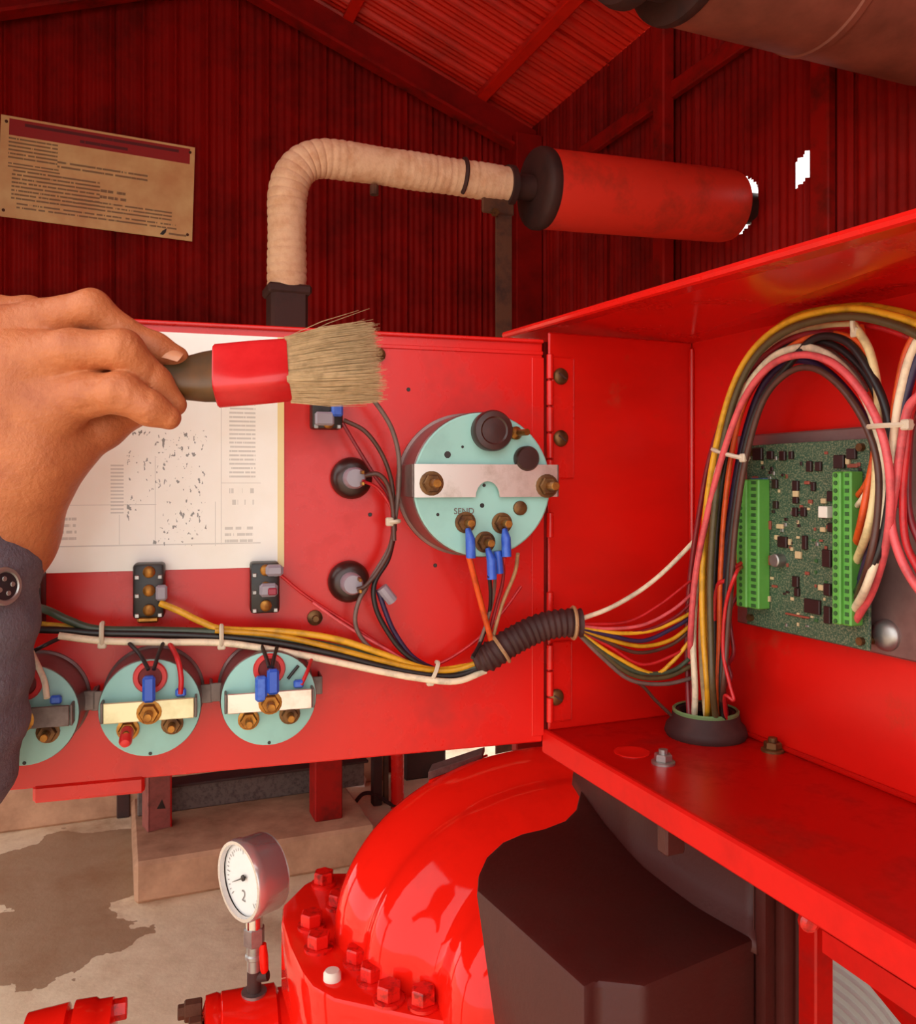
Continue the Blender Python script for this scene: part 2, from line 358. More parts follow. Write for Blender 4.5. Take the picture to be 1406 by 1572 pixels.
for sx in (-.345, .345):
    for sz in (-.175, .175): MB().lathe([(0, .006), (.003, .006), (.005, .003)], (sx, -.003, sz), (0, -1, 0), 10).build('screw', 'rust', sg)
# ------------------------------------------------------------------ exhaust pipe and muffler
ux, uz = R.x, Vector((0, 0, 1))
Em = R.w(0, 0, 0)+Vector((.951, 2.75, 0))        # muffler end at the right wall
def al(t, z): return Em-R.x*t+Vector((0, 0, CZ+z))
ex = thing('exhaust_pipe', al(1.505, -.9), 'lagged exhaust pipe with an elbow wrapped in pale insulation tape', 'pipe')
rp = .047
path = [al(1.505, .497), al(1.505, .58), al(1.505, .70), al(1.503, .745), al(1.492, .79), al(1.465, .828), al(1.425, .849), al(1.37, .855), al(1.2, .855), al(1.05, .855), al(.86, .855)]
pp = crom(path, 26); acc = 0; mb = MB(); rr = []
for i, p in enumerate(pp):
    if i: acc += (p-pp[i-1]).length
    ph = (acc/.021) % 1; rr.append(rp*(1+.075*math.sqrt(max(0, 1-(2*ph-1)**2))+.02*math.sin(acc*31)))
mb.tube(pp, rr, 28); mb.build('insulation_wrap', 'lagging', ex, 70)
mb = MB(); mb.tube([al(1.0+.02*math.cos(a), .855) + (R.y*math.sin(-1.4+2.2*k/10)*-1*.0-R.y*.052*math.cos(-1.2+2.6*k/10))+uz*.052*math.sin(-1.2+2.6*k/10) for k, a in enumerate([.1*q for q in range(11)])], .006, 6); mb.build('torn_gap', 'rust_dark', ex)
MB().cyl(al(1.505, -.60), al(1.505, .44), .044, n=24).build('riser', 'rust_dark', ex)
MB().box((0, 0, 0), (.112, .1, .026), .006, Matrix.Translation(al(1.505, .493)) @ Matrix.Rotation(UA, 4, 'Z')).build('flange', 'rust_dark', ex)
MB().box((0, 0, 0), (.094, .09, .12), .008, Matrix.Translation(al(1.505, .43)) @ Matrix.Rotation(UA, 4, 'Z')).build('flange_boot', 'rust_dark', ex)
MB().cyl(al(1.27, .80), al(1.27, .775), .012, n=10).build('drain_plug', 'rust', ex)
mu = thing('muffler', al(.38, .75), 'red painted muffler drum with a dark end cap passing through the side wall', 'muffler')
mx = (al(-.05, .895)-al(.765, .857)); m0 = al(.765, .857)
MB().lathe([(0, .104), (.008, .111), (.02, .113), (.30, .1135), (.660, .113), (.684, .108), (.688, .09)], m0, mx, 48).build('drum', 'red_muffler', mu, 50)
MB().lathe([(-.03, .04), (-.028, .09), (-.022, .112), (-.012, .117), (.004, .117), (.012, .1145)], m0, mx, 48).build('end_cap', 'rust_dark', mu, 50)
MB().lathe([(-.10, .036), (-.03, .036), (-.03, .05), (-.02, .05)], m0, mx, 24).build('inlet_neck', 'rust_dark', mu)
MB().lathe([(-.112, .058), (-.094, .058)], m0, mx, 20).build('inlet_flange', 'rust_dark', mu)
MB().lathe([(.68, .05), (1.1, .05)], m0, mx, 24).build('tail_pipe', 'rust_dark', mu)
sp_ = thing('pipe_stand', R.w(0, 0, 0)+al(.885, -CZ)-Vector((0, 0, 0)), 'rusty angle iron stand holding up the muffler inlet', 'stand')
pb = al(.885, -CZ)
MB().box((0, 0, 0), (.05, .008, 2.15), .001, Matrix.Translation(al(.885, -.275)) @ Matrix.Rotation(UA, 4, 'Z')).build('upright', 'rust', sp_)
MB().box((0, 0, 0), (.008, .05, 2.15), .001, Matrix.Translation(al(.861, -.275)+R.y*.029) @ Matrix.Rotation(UA, 4, 'Z')).build('flange', 'rust', sp_)
MB().box((0, 0, 0), (.10, .012, .05), .004, Matrix.Translation(al(.905, .79)-R.y*.004) @ Matrix.Rotation(UA, 4, 'Z')).build('saddle', 'rust', sp_)
MB().cyl(al(.92, .765)-R.y*.012, al(.92, .765)-R.y*.022, .012, n=6).build('bolt', 'brass_dull', sp_)
# ------------------------------------------------------------------ large brown drum under the roof, upper right
bz = CZ+1.165; b1 = P(1406, 740, 1.98); b1.z = bz
def bl(t): return b1+R.x*t
bd = thing('overhead_duct', bl(0), 'large brown painted duct with rolled rims hanging under the roof', 'duct')
q = -.66
MB().lathe([(q+.02, .185), (q+.024, .196), (q+.04, .199), (-.30, .199), (-.296, .203), (-.28, .203), (-.276, .199), (-.05, .199), (.10, .199)], bl(0), R.x, 56).build('drum', 'brown_pipe', bd, 30)
MB().lathe([(q-.005, .195), (q, .204), (q+.012, .206), (q+.022, .204), (q+.026, .195)], bl(0), R.x, 56).build('rim', 'rust_dark', bd, 50)
MB().lathe([(q-.085, .15), (q-.08, .16), (q, .16)], bl(0), R.x, 40).build('neck', 'rust_dark', bd)
MB().lathe([(q-.14, .02), (q-.138, .16), (q-.125, .186), (q-.105, .192), (q-.09, .192), (q-.082, .18)], bl(0), R.x, 56).build('end_cap', 'rust_dark', bd, 40)
for t_ in (-.5, .02): MB().cyl(bl(t_)+uz*.19, bl(t_)+uz*.75, .008, n=8).build('hanger_rod', 'rust_dark', bd)
# ------------------------------------------------------------------ control enclosure
ZT, ZB = CZ+.0851, CZ-.1477
BW = .42                                         # width of the enclosure along the front
en = thing('control_enclosure', A.w(.05, -.2, ZB), 'open red steel control enclosure with a hinged door swung to the left', 'enclosure')
def slab(fr, x0, x1, y0, y1, z0, z1, name, mat, par=en, bev=.0008):
    return MB().box(((x0+x1)/2, (y0+y1)/2, (z0+z1)/2), (x1-x0, y1-y0, z1-z0), bev, Matrix.Translation(fr.o) @ Matrix.Rotation(fr.ang, 4, 'Z')).build(name, mat, par)
slab(A, 0, .103, 0, .002, ZB, ZT+.004, 'side_wall', 'red_inner')
slab(B, 0, BW, 0, .002, ZB, ZT+.007, 'back_wall', 'red_inner')
slab(B, BW-.002, BW, -.103, 0, ZB, ZT, 'side_wall', 'red_panel')
sh = slab(A, -.002, .105, -BW, .002, ZB-.002, ZB, 'shelf', 'red_shaded')
slab(A, -.004, -.0, -BW, .002, ZB-.013, ZB+.0012, 'front_lip', 'red_lip', sh, .0012)
slab(A, .0, .012, -BW, .0, ZB-.013, ZB-.011, 'lip_return', 'red_panel', sh, .0004)
slab(A, .10, .103, -BW, .0, ZB+.0, ZB+.003, 'weld_bead', 'red_shaded', sh, .001)
# hood: front edge rises a little towards the far end, and reaches past the hinge
def edge(px, py):
    d = Vector(((px-CX)/F, 1, -(py-CY)/F)); t = (H.dot(A.x)+.004*-1)/d.dot(A.x); return Vector((d.x*t, d.y*t, CZ+d.z*t))
e0 = edge(775, 517); e1 = edge(1406, 335); ed = (e1-e0); e2 = e0+ed*1.45
b0 = e0+A.x*.107; b0.z = ZT+.004; b2 = e2+A.x*.107; b2.z = ZT
mb = MB(); n_ = uz*.0018
mb.prism([e0, e2, b2, b0], n_); mb.build('top_panel', pbr('red_hood', (204, 20, 12), .16, var=(168, 20, 12), vs=20, vr=(.5, .8), rvar=.3).m, en, 0)
mb = MB(); mb.tube([e0+uz*.001, e0.lerp(e2, .33)+uz*.001, e0.lerp(e2, .66)+uz*.001, e2+uz*.001], .0022, 8); mb.build('hood_edge', 'red_panel', en)
# reinforcing seam on the side wall and rear corner bead
slab(A, .1005, .103, -.003, 0, ZB, ZT, 'corner_bead', 'red_panel')
# hinge
hg = slab(A, .0015, .0165, -.0012, 0, *sorted((A.hit(850, 735)[1], A.hit(850, 548)[1])), 'hinge_leaf', 'red_panel')
slab(A, .0015, .0150, -.0012, 0, *sorted((A.hit(850, 1108)[1], A.hit(850, 985)[1])), 'hinge_leaf', 'red_panel')
zt_ = A.hit(845, 545)[1]; zb_ = A.hit(842, 1110)[1]; nk = 14
for k in range(nk):
    za = zt_+(zb_-zt_)*k/nk; zc = zt_+(zb_-zt_)*(k+.93)/nk
    if .30 < k/nk < .72 and k % 3: continue
    MB().cyl(A.w(-.0005, -.0022, za), A.w(-.0005, -.0022, zc), .0021, n=12, ch=.0003).build('hinge_knuckle', 'red_panel', en)
for (x_, y_) in ((860, 578), (860, 673), (853, 1070)):
    p = A.pt(x_, y_, .0012); q0 = A.y*-1
    b_ = MB().lathe([(0, .0046), (.0008, .0050), (.0016, .0046), (.0026, .0032), (.0029, 0.0001)], p, q0, 18).build('hinge_screw', 'brass_dull', en)
    MB().box((0, 0, 0), (.006, .0006, .0009), 0, Matrix.Translation(p+q0*.0027) @ Matrix.Rotation(UA, 4, 'Z') @ Matrix.Rotation(.6, 4, 'Y')).build('slot', 'rust_dark', b_)
for x_, y_ in ((1018, 1172), (1186, 1153)):      # bolts on the shelf
    p = PZ(x_, y_, -.1477); mb = MB()
    mb.lathe([(0, .0062), (.0012, .0062), (.0016, .0055)], p, uz, 20); mb.hexa(p+uz*.0014, p+uz*.0052, .0048); mb.cyl(p+uz*.005, p+uz*.0075, .0024, n=10)
    mb.build('shelf_bolt', 'zinc' if x_ < 1100 else 'brass_dull', sh)
p = PZ(970, 1155, -.1477); MB().lathe([(0, .0098), (.0004, .0098), (.0006, .0092), (.0002, .0075)], p, uz, 28).build('plug_ring', 'red_panel', sh)
# door
ZDT, ZDB = CZ+.0835, CZ-.1539
DW = .385
door = slab(D, -DW, -.004, 0, .0016, ZDB, ZDT, 'door', 'red_panel')
slab(D, -DW, -.004, -.0022, 0.0, ZDT-.0016, ZDT+.0006, 'top_fold', 'red_panel', door, .0006)
slab(D, -DW, -.004, -.0008, .0, ZDT-.0085, ZDT-.0062, 'gasket_rib', 'red_panel', door, .0003)
slab(D, -.011, -.0035, -.0009, .0, ZDB+.004, ZDT-.010, 'hinge_leaf', 'red_panel', door, .0003)
xn = D.hit(50, 1215)[0]; xr = D.hit(222, 1190)[0]
slab(D, xn, xr, -.0012, .010, ZDB-.0075, ZDB+.0015, 'bottom_flange', 'red_panel', door, .0015)
for x_, y_ in ((580, 545), (483, 948)):
    p = D.pt(x_, y_); mb = MB(); mb.lathe([(0, .0042), (.0014, .0042), (.0022, .003)], p, D.y*-1, 14); mb.cyl(p, p-D.y*.006, .0017, n=8)
    mb.build('door_screw', 'brass_dull', door)
for x_, y_ in ((627, 598), (568, 790), (668, 868)):
    MB().lathe([(0, .0012), (.0003, .0010)], D.pt(x_, y_), D.y*-1, 10).build('pinhole', 'black_part', door)
# mounting plate behind the board and a dome standing in for the highlight on it
slab(B, B.hit(1140, 800)[0], BW-.01, -.0045, -.003, B.hit(1145, 958, .004)[1], B.hit(1150, 668, .004)[1], 'mounting_plate', 'plate_grey')
kp = B.pt(1362, 975, .004); MB().lathe([(0, .0072), (.0006, .0076), (.002, .0072), (.0034, .0048), (.0038, .0003)], kp, B.y*-1, 28).build('highlight_dome', 'zinc', en, 60)
# stand under the enclosure: post, rail and clip
MB().box((0, 0, 0), (.013, .013, 1.15), .001, Matrix.Translation(P(1252, 740, .46)+uz*(-.17-.575)) @ Matrix.Rotation(UA, 4, 'Z')).build('stand_post', 'red_shaded', en)
MB().lathe([(0, .0055), (.003, .0055), (.005, .003)], P(1240, 1412, .447), (0, -1, 0), 14).build('stand_bolt', 'red_bolt', en)
r0 = P(1262, 1428, .40); r1 = P(1406, 1520, .345); rd = (r1-r0); r1 = r0+rd*2.2
mb = MB(); mb.prism([r0, r1, r1-uz*.0125, r0-uz*.0105], A.x*.004); mb.build('stand_rail', 'red_lip', en)
g0 = P(1285, 1452, .47); mb = MB(); mb.prism([g0, P(1420, 1520, .42), P(1440, 1700, .42), P(1398, 1590, .44)], A.x*.004); mb.build('gusset', 'red_shaded', en)
MB().box((0, 0, 0), (.011, .008, .016), .001, Matrix.Translation(P(1030, 1283, .405)) @ Matrix.Rotation(UA, 4, 'Z')).build('clip', 'black_plastic', en)
# ------------------------------------------------------------------ paper schematic on the door
x0, z1 = D.hit(-60, 513, .0005); x1 = D.hit(436, 700, .0005)[0]; z0 = D.hit(436, 870, .0005)[1]; z1 = D.hit(300, 512, .0005)[1]
pw, phh = x1-x0, z1-z0
def paper_mat():
    t = NT('paper_print'); sp = t.n('ShaderNodeSeparateXYZ'); t.l(t.co, sp.inputs[0]); x, z = sp.outputs[0], sp.outputs[2]
    def X(p): return D.hit(p, 740)[0]-(x0+x1)/2
    def Z(px, p): return D.hit(px, p)[1]-(z0+z1)/2
    c = t.mix(t.ramp(t.noise(18, 4), .4, .75), lin((252, 250, 240)), lin((244, 238, 222)))
    edge_ = t.math('GREATER_THAN', x, pw/2-.0035); c = t.mix(edge_, c, lin((236, 214, 150)))
    L = [rows(t, x, z, X(352), X(392), Z(370, 735), Z(370, 618), 18, 700, .6, 2), rows(t, x, z, X(170), X(190), Z(180, 790), Z(180, 712), 14, 900, .72, 5),
         rows(t, x, z, X(70), X(118), Z(100, 832), Z(100, 792), 4, 500, .55, 8), rows(t, x, z, X(345), X(388), Z(370, 835), Z(370, 806), 3, 400, .56, 14), rows(t, x, z, X(352), X(390), Z(370, 780), Z(370, 745), 2, 300, .46, 15)]
    L.append(rows(t, x, z, X(255), X(430), Z(300, 612), Z(300, 600), 1, 200, .5, 19)); txt = addup(t, L)
    c = t.mix(t.math('MULTIPLY', txt, .36), c, lin((96, 90, 84)))
    # wiring diagram in the middle: short pen strokes
    dots = t.math('GREATER_THAN', t.noise(520, 3, .6, stretch=(1, 1, .55)), .60)
    zone = t.math('MULTIPLY', rect(t, x, z, X(195), X(318), Z(250, 838), Z(250, 660)), t.math('GREATER_THAN', t.noise(60, 2), .50))
    zone2 = t.math('MULTIPLY', rect(t, x, z, X(255), X(318), Z(280, 838), Z(280, 730)), t.math('GREATER_THAN', t.noise(110, 2), .46))
    c = t.mix(t.math('MULTIPLY', t.math('MULTIPLY', dots, t.math('MAXIMUM', zone, zone2)), .75), c, lin((52, 46, 42)))
    ln = addup(t, [rect(t, x, z, X(20), X(400), Z(200, 838), Z(200, 836)), rect(t, x, z, X(339), X(340), Z(340, 836), Z(340, 615)), rect(t, x, z, X(183), X(184), Z(183, 836), Z(183, 790)), rect(t, x, z, X(238), X(239), Z(238, 836), Z(238, 700)),
                  rect(t, x, z, X(330), X(331), Z(330, 838), Z(330, 770)), rect(t, x, z, X(60), X(240), Z(100, 776), Z(100, 775)), rect(t, x, z, X(340), X(400), Z(370, 742), Z(370, 741))])
    c = t.mix(t.math('MULTIPLY', ln, .35), c, lin((110, 104, 98)))
    t.l(c, t.b.inputs['Base Color']); t.b.inputs['Roughness'].default_value = .22; t.bump(t.noise(35, 2), .25, .002); M['paper'] = t.m
paper_mat()
mb = MB()
mb.box((0, 0, 0), (pw, .0005, phh)); o = mb.build('schematic_sheet', 'paper', None, 0)
o.data.transform(Matrix.Translation(o.location)); o.matrix_world = D.mat((x0+x1)/2, -.0006, (z0+z1)/2)
tag(o, 'yellowed laminated wiring schematic stuck on the red door behind the hand', 'schematic')

# ------------------------------------------------------------------ gauges on the door
def stud(mb_list, parent, x, y, z, r=.0042, mat='brass', long=.007):
    mb = MB(); mb.lathe([(0, r*1.25), (.0009, r*1.25), (.0011, r)], (x, y, z), (0, -1, 0), 18); mb.hexa((x, y-.001, z), (x, y-.0042, z), r)
    st = mb.build('terminal_nut', mat, parent)
    MB().cyl((x, y-.004, z), (x, y-.004-long, z), r*.45, n=10, ch=.0003).build('terminal_stud', 'brass', st)
    return st
def small_gauge(px, py, label, bar, caps, lug_x):
    off = .030; x, z = D.hit(px, py, off); g = lthing('panel_gauge', D.mat(x, 0, z), label, 'gauge', 'small round gauges along the bottom of the door')
    rg = .0238
    MB().lathe([(0, rg+.0012), (.002, rg+.0012), (.0025, rg), (off-.001, rg), (off, rg-.0008)], (0, 0, 0), (0, -1, 0), 48).build('case', 'can', g)
    MB().lathe([(off-.0005, rg-.0004), (off+.0006, rg-.0004), (off+.001, rg-.001)], (0, 0, 0), (0, -1, 0), 48).build('back_plate', 'teal', g)
    f = -(off+.001)
    def L(dx, dy): return dx*.000316, -dy*.000316   # pixel offsets on the face
    hx, hz = L(0, -48)
    MB().lathe([(0, .0078), (.0010, .0080), (.0022, .0074), (.0022, .0056), (.0004, .0052)], (hx, f, hz), (0, -1, 0), 32, cap=False).build('lamp_ring', 'red_ring', g)
    MB().lathe([(0, .0055), (.0006, .0055)], (hx, f, hz), (0, -1, 0), 24).build('lamp_socket', pbr('socket_red', (120, 30, 30), .6).m, g)
    bx, bzz = L(0, -2); by = f-.0075
    mb = MB(); mb.box((0, by, bzz), (.0410, .0012, .0098), .0004); mb.build('bracket_bar', bar, g)
    for s in (-1, 1):
        MB().box((s*.0212, (by-.0)/2, bzz), (.0012, abs(by)-.0, .0098), .0003, None).build('bracket_leg', 'bracket_grey', g)
        MB().box((s*.0250, -.012, bzz), (.0068, .0012, .0096), .0003).build('bracket_foot', 'bracket_grey', g)
        MB().box((s*.0284, -.0062, bzz), (.0012, .0124, .0096), .0003).build('bracket_tab', 'bracket_grey', g)
    stud(None, g, *(lambda a: (a[0], by, a[1]))(L(0, 0)), r=.0046)
    for i, (dx, dy) in enumerate(((-32, 30), (32, 26))):
        a = L(dx, dy); s_ = stud(None, g, a[0], f, a[1], r=.0042, mat='brass' if i == 0 else 'brass_dull')
        if caps and i == 0:
            MB().lathe([(0, .0030), (.009, .0030), (.011, .002), (.0115, .0003)], (a[0], f-.004, a[1]), (0, -1, -.25), 14).build('red_cap', 'red_cap', s_)
    a = L(0, 70); MB().lathe([(0, .0009), (.0004, .0007)], (a[0], f, a[1]), (0, -1, 0), 8).build('vent_hole', 'black_part', g)
    for dx, dy in lug_x:
        a = L(dx, dy); MB().box((a[0], f-.009, a[1]), (.0058, .0050, .0125), .0012).build('blue_connector', 'blue_lug', g)
    a = L(45, -24); MB().box((a[0], f-.004, a[1]), (.005, .003, .004), .0008).build('blue_connector', 'blue_lug', g)
    return g
small_gauge(38, 1098, 'round gauge half hidden behind the grey sleeve cuff', 'bracket_grey', False, [])
small_gauge(231, 1086, 'round gauge with a red cap on one terminal and a yellowish bracket', 'alu_yellow', True, [(0, -36)])
small_gauge(413, 1072, 'round gauge nearest the hinge with three brass terminals uncapped', 'alu', False, [(4, -34), (-14, -24)])
# tachometer
off = .034; tx, tz = D.hit(741, 744, off); tg = lthing('tachometer', D.mat(tx, 0, tz), 'large round gauge back with an aluminium strap and blue lugs', 'gauge')
rg = .0392
MB().lathe([(0, rg+.0015), (.003, rg+.0015), (.0035, rg), (off-.001, rg), (off, rg-.001)], (0, 0, 0), (0, -1, 0), 64).build('case', 'can', tg)
MB().lathe([(off-.0005, rg-.0006), (off+.0006, rg-.0006), (off+.0012, rg-.0014)], (0, 0, 0), (0, -1, 0), 64).build('back_plate', 'teal', tg)
f = -(off+.0012)
def LT(px, py, o_=0.0):
    a = D.hit(px, py, -f+o_); return a[0]-tx, a[1]-tz
sw0, sw1 = LT(634, 738)[0], LT(852, 738)[0]; szt, szb = LT(740, 713)[1], LT(740, 763)[1]; zc_ = (szt+szb)/2; hh = (szt-szb)/2; cxs = LT(746, 740)[0]
mb = MB(); pr = [(sw0, szt), (sw1, szt), (sw1, szb)]
rn = .0068
for k in range(11):
    a = math.pi*k/10; pr.append((cxs+rn*math.cos(a)*(1 if 1 else 1), szb+ (rn*1.25)*math.sin(a)))
pr.append((sw0, szb)); mb.prism([(x, f-.0032, z) for x, z in pr], (0, .0012, 0)); st_ = mb.build('strap', 'alu', tg, 20)
mb = MB(); mb.box((sw0-.0006, (f-.003)/2, zc_), (.0012, abs(f)+.003, 2*hh), .0003); mb.build('strap_leg', 'bracket_grey', tg)
mb = MB(); mb.box((sw1+.0004, (f-.003)/2, zc_), (.0012, abs(f)+.003, 2*hh), .0003); mb.build('strap_leg', 'bracket_grey', tg)
for px, py in ((660, 742), (836, 746)):
    a = LT(px, py); s_ = stud(None, tg, a[0], f-.003, a[1], r=.0052, mat='brass_dull', long=.009)
a = LT(752, 662); MB().lathe([(0, .0108), (.006, .0110), (.0075, .0102), (.0078, .0075), (.0072, .0066), (.0075, .0003)], (a[0], f, a[1]), (0, -1, 0), 36).build('large_plug', 'bakelite', tg)
a = LT(806, 704); MB().lathe([(0, .0068), (.004, .0068), (.0055, .0058), (.0056, .0003)], (a[0], f, a[1]), (0, -1, 0), 28).build('small_plug', 'bakelite', tg)
a = LT(790, 665); MB().lathe([(0, .0036), (.002, .0036), (.004, .0018), (.012, .0018)], (a[0], f, a[1]), (.25, -1, 0), 12).build('adjust_screw', 'brass', tg)
a = LT(798, 780); MB().lathe([(0, .0040), (.0012, .0038), (.0016, .003)], (a[0], f, a[1]), (0, -1, 0), 16).build('blind_screw', 'brass_dull', tg)
for px, py, r_ in ((687, 698, .0019), (740, 776, .0013), (672, 790, .0009), (710, 686, .0008), (743, 745, .0010)):
    a = LT(px, py); MB().lathe([(0, r_), (.0003, r_*.9)], (a[0], f, a[1]), (0, -1, 0), 10).build('hole', 'black_part', tg)
tc = bpy.data.curves.new('lettering', 'FONT'); tc.body = 'SEND'; tc.size = .0046; tc.align_x = 'CENTER'; tc.extrude = .0001
to = bpy.data.objects.new('lettering', tc); COL.objects.link(to); to.parent = tg; a = LT(712, 789); to.location = (a[0], f-.0003, a[1]); to.rotation_euler = (math.pi/2, 0, 0); tc.materials.append(M['bracket_grey']); font_mesh(to, 'lettering')
lugs = []
for px, py, lx, ly in ((714, 802, 716, 838), (770, 803, 770, 836), (744, 832, 748, 870)):
    a = LT(px, py); stud(None, tg, a[0], f, a[1], r=.0046, mat='brass_dull', long=.008)
    b = LT(lx, ly); mb = MB(); mb.tube([(a[0], f-.005, a[1]-.003), (b[0], f-.007, b[1]+.004), (b[0], f-.008, b[1]-.006)], [.0014, .0026, .0026], 12); mb.build('blue_lug', 'blue_lug', tg)
b = LT(760, 862); MB().tube([(b[0], f-.004, b[1]+.006), (b[0]+.001, f-.004, b[1]-.006)], .0024, 12).build('blue_lug', 'blue_lug', tg)
# ------------------------------------------------------------------ switch blocks and indicator sockets on the door
def switch_block(px, py, wpx, hpx, label, style):
    off = .013; x, z = D.hit(px, py, off); s = D.w(x, 0, z).y/F*.97; W, Hh = wpx*s, hpx*s
    g = lthing('switch_block', D.mat(x, 0, z), label, 'switch', 'black toggle switch bodies on the back of the door')
    MB().box((0, -off/2, 0), (W, off, Hh), .0016, seg=2).build('body', 'black_part', g)
    for i, dz in enumerate((.36, .02, -.34)):
        if style == 'blue' and i == 1: continue
        mb = MB(); mb.lathe([(0, .0030), (.0016, .0030), (.0024, .0018)], (W*.02, -off, Hh*dz), (0, -1, 0), 14); mb.build('brass_screw', 'brass', g)
        for sx in (-.36, .36): MB().box((sx*W, -off, Hh*(dz-.1)), (.0022, .0012, .0022), .0003).build('rivet', 'zinc', g)
    if style == 'yellow':
        MB().box((W*.42, -off-.002, -Hh*.02), (W*.36, .005, Hh*.28), .001).build('spade_connector', 'clear_lug', g)
        MB().box((-W*.02, -off*.9, -Hh*.52), (W*.7, .003, Hh*.12), .001).build('brass_tab', 'brass', g)
    if style == 'red':
        MB().box((W*.10, -off-.003, -Hh*.02), (W*.62, .006, Hh*.26), .0014).build('spade_connector', 'clear_lug', g)
        MB().box((W*.22, -off-.0065, -Hh*.04), (W*.30, .0016, Hh*.14), .0006).build('red_sleeve', 'maroon_sl', g)
        MB().box((W*.3, -off-.003, Hh*.36), (W*.6, .006, Hh*.22), .0014).build('spade_connector', 'clear_lug', g)
    if style == 'blue':
        MB().box((W*.28, -off-.002, Hh*.05), (W*.36, .006, Hh*.4), .001).build('blue_connector', 'blue_lug', g)
        MB().box((-W*.12, -off-.002, -Hh*.22), (W*.6, .005, Hh*.4), .001).build('spade_connector', 'clear_lug', g)
    return g
pbr('maroon_sl', (150, 40, 60), .4)
switch_block(40, 922, 44, 84, 'black switch body peeking out beside the sleeve cuff', 'plain')
switch_block(228, 908, 46, 84, 'black switch body with a yellow wire spade connector', 'yellow')
switch_block(407, 903, 44, 78, 'black switch body with red sleeved connector at the sheet corner', 'red')
switch_block(503, 632, 48, 52, 'black switch body with blue connector just below the brush bristles', 'blue')
def socket(px, py, label):
    x, z = D.hit(px, py, .004); g = lthing('indicator_socket', D.mat(x, 0, z), label, 'indicator', 'round black lamp sockets beside the big gauge')
    MB().lathe([(0, .0112), (.003, .0116), (.006, .0108), (.0085, .0082), (.009, .0060)], (0, 0, 0), (0, -1, 0), 36).build('collar', 'bakelite', g, 60)
    MB().lathe([(0, .0060), (.016, .0058), (.018, .0048), (.0182, .0003)], (0, 0, 0), (0, -1, 0), 24).build('lamp_holder', 'clear_lug', g)
    for dx, dz in ((.003, .003), (.003, -.003)): MB().box((dx, -.021, dz), (.0016, .006, .0020), .0003).build('contact', 'brass', g)
    return g
socket(540, 734, 'upper round black lamp socket left of the large gauge')
socket(536, 893, 'lower round black lamp socket behind the brown wires')
# ------------------------------------------------------------------ wiring
def wires(root, specs, fr, r=.0013):
    for mat, off, pts in specs:
        c = [fr.pt(p[0], p[1], p[2] if len(p) > 2 else off) for p in pts]
        rr = r
        if isinstance(mat, tuple): mat, rr = mat
        MB().tube(crom(c, 7), rr, 8).build('wire', 'wire_'+mat, root, 80)
def tie(root, fr, px0, py0, px1, py1, off, tail=None):
    a = fr.pt(px0, py0, off); b = fr.pt(px1, py1, off); m = (a+b)/2-fr.y*.003
    MB().tube(crom([a+fr.y*.003, a-fr.y*.001, m, b-fr.y*.001, b+fr.y*.003], 4), .0012, 6).build('cable_tie', 'nylon', root)
    MB().box((0, 0, 0), (.004, .004, .0045), .0006, Matrix.Translation(b) @ Matrix.Rotation(fr.ang, 4, 'Z')).build('tie_head', 'nylon', root)
wh = thing('wire_harness', D.pt(380, 985, .02), 'tied harness of mixed wires sagging across the door above the gauges', 'wiring')
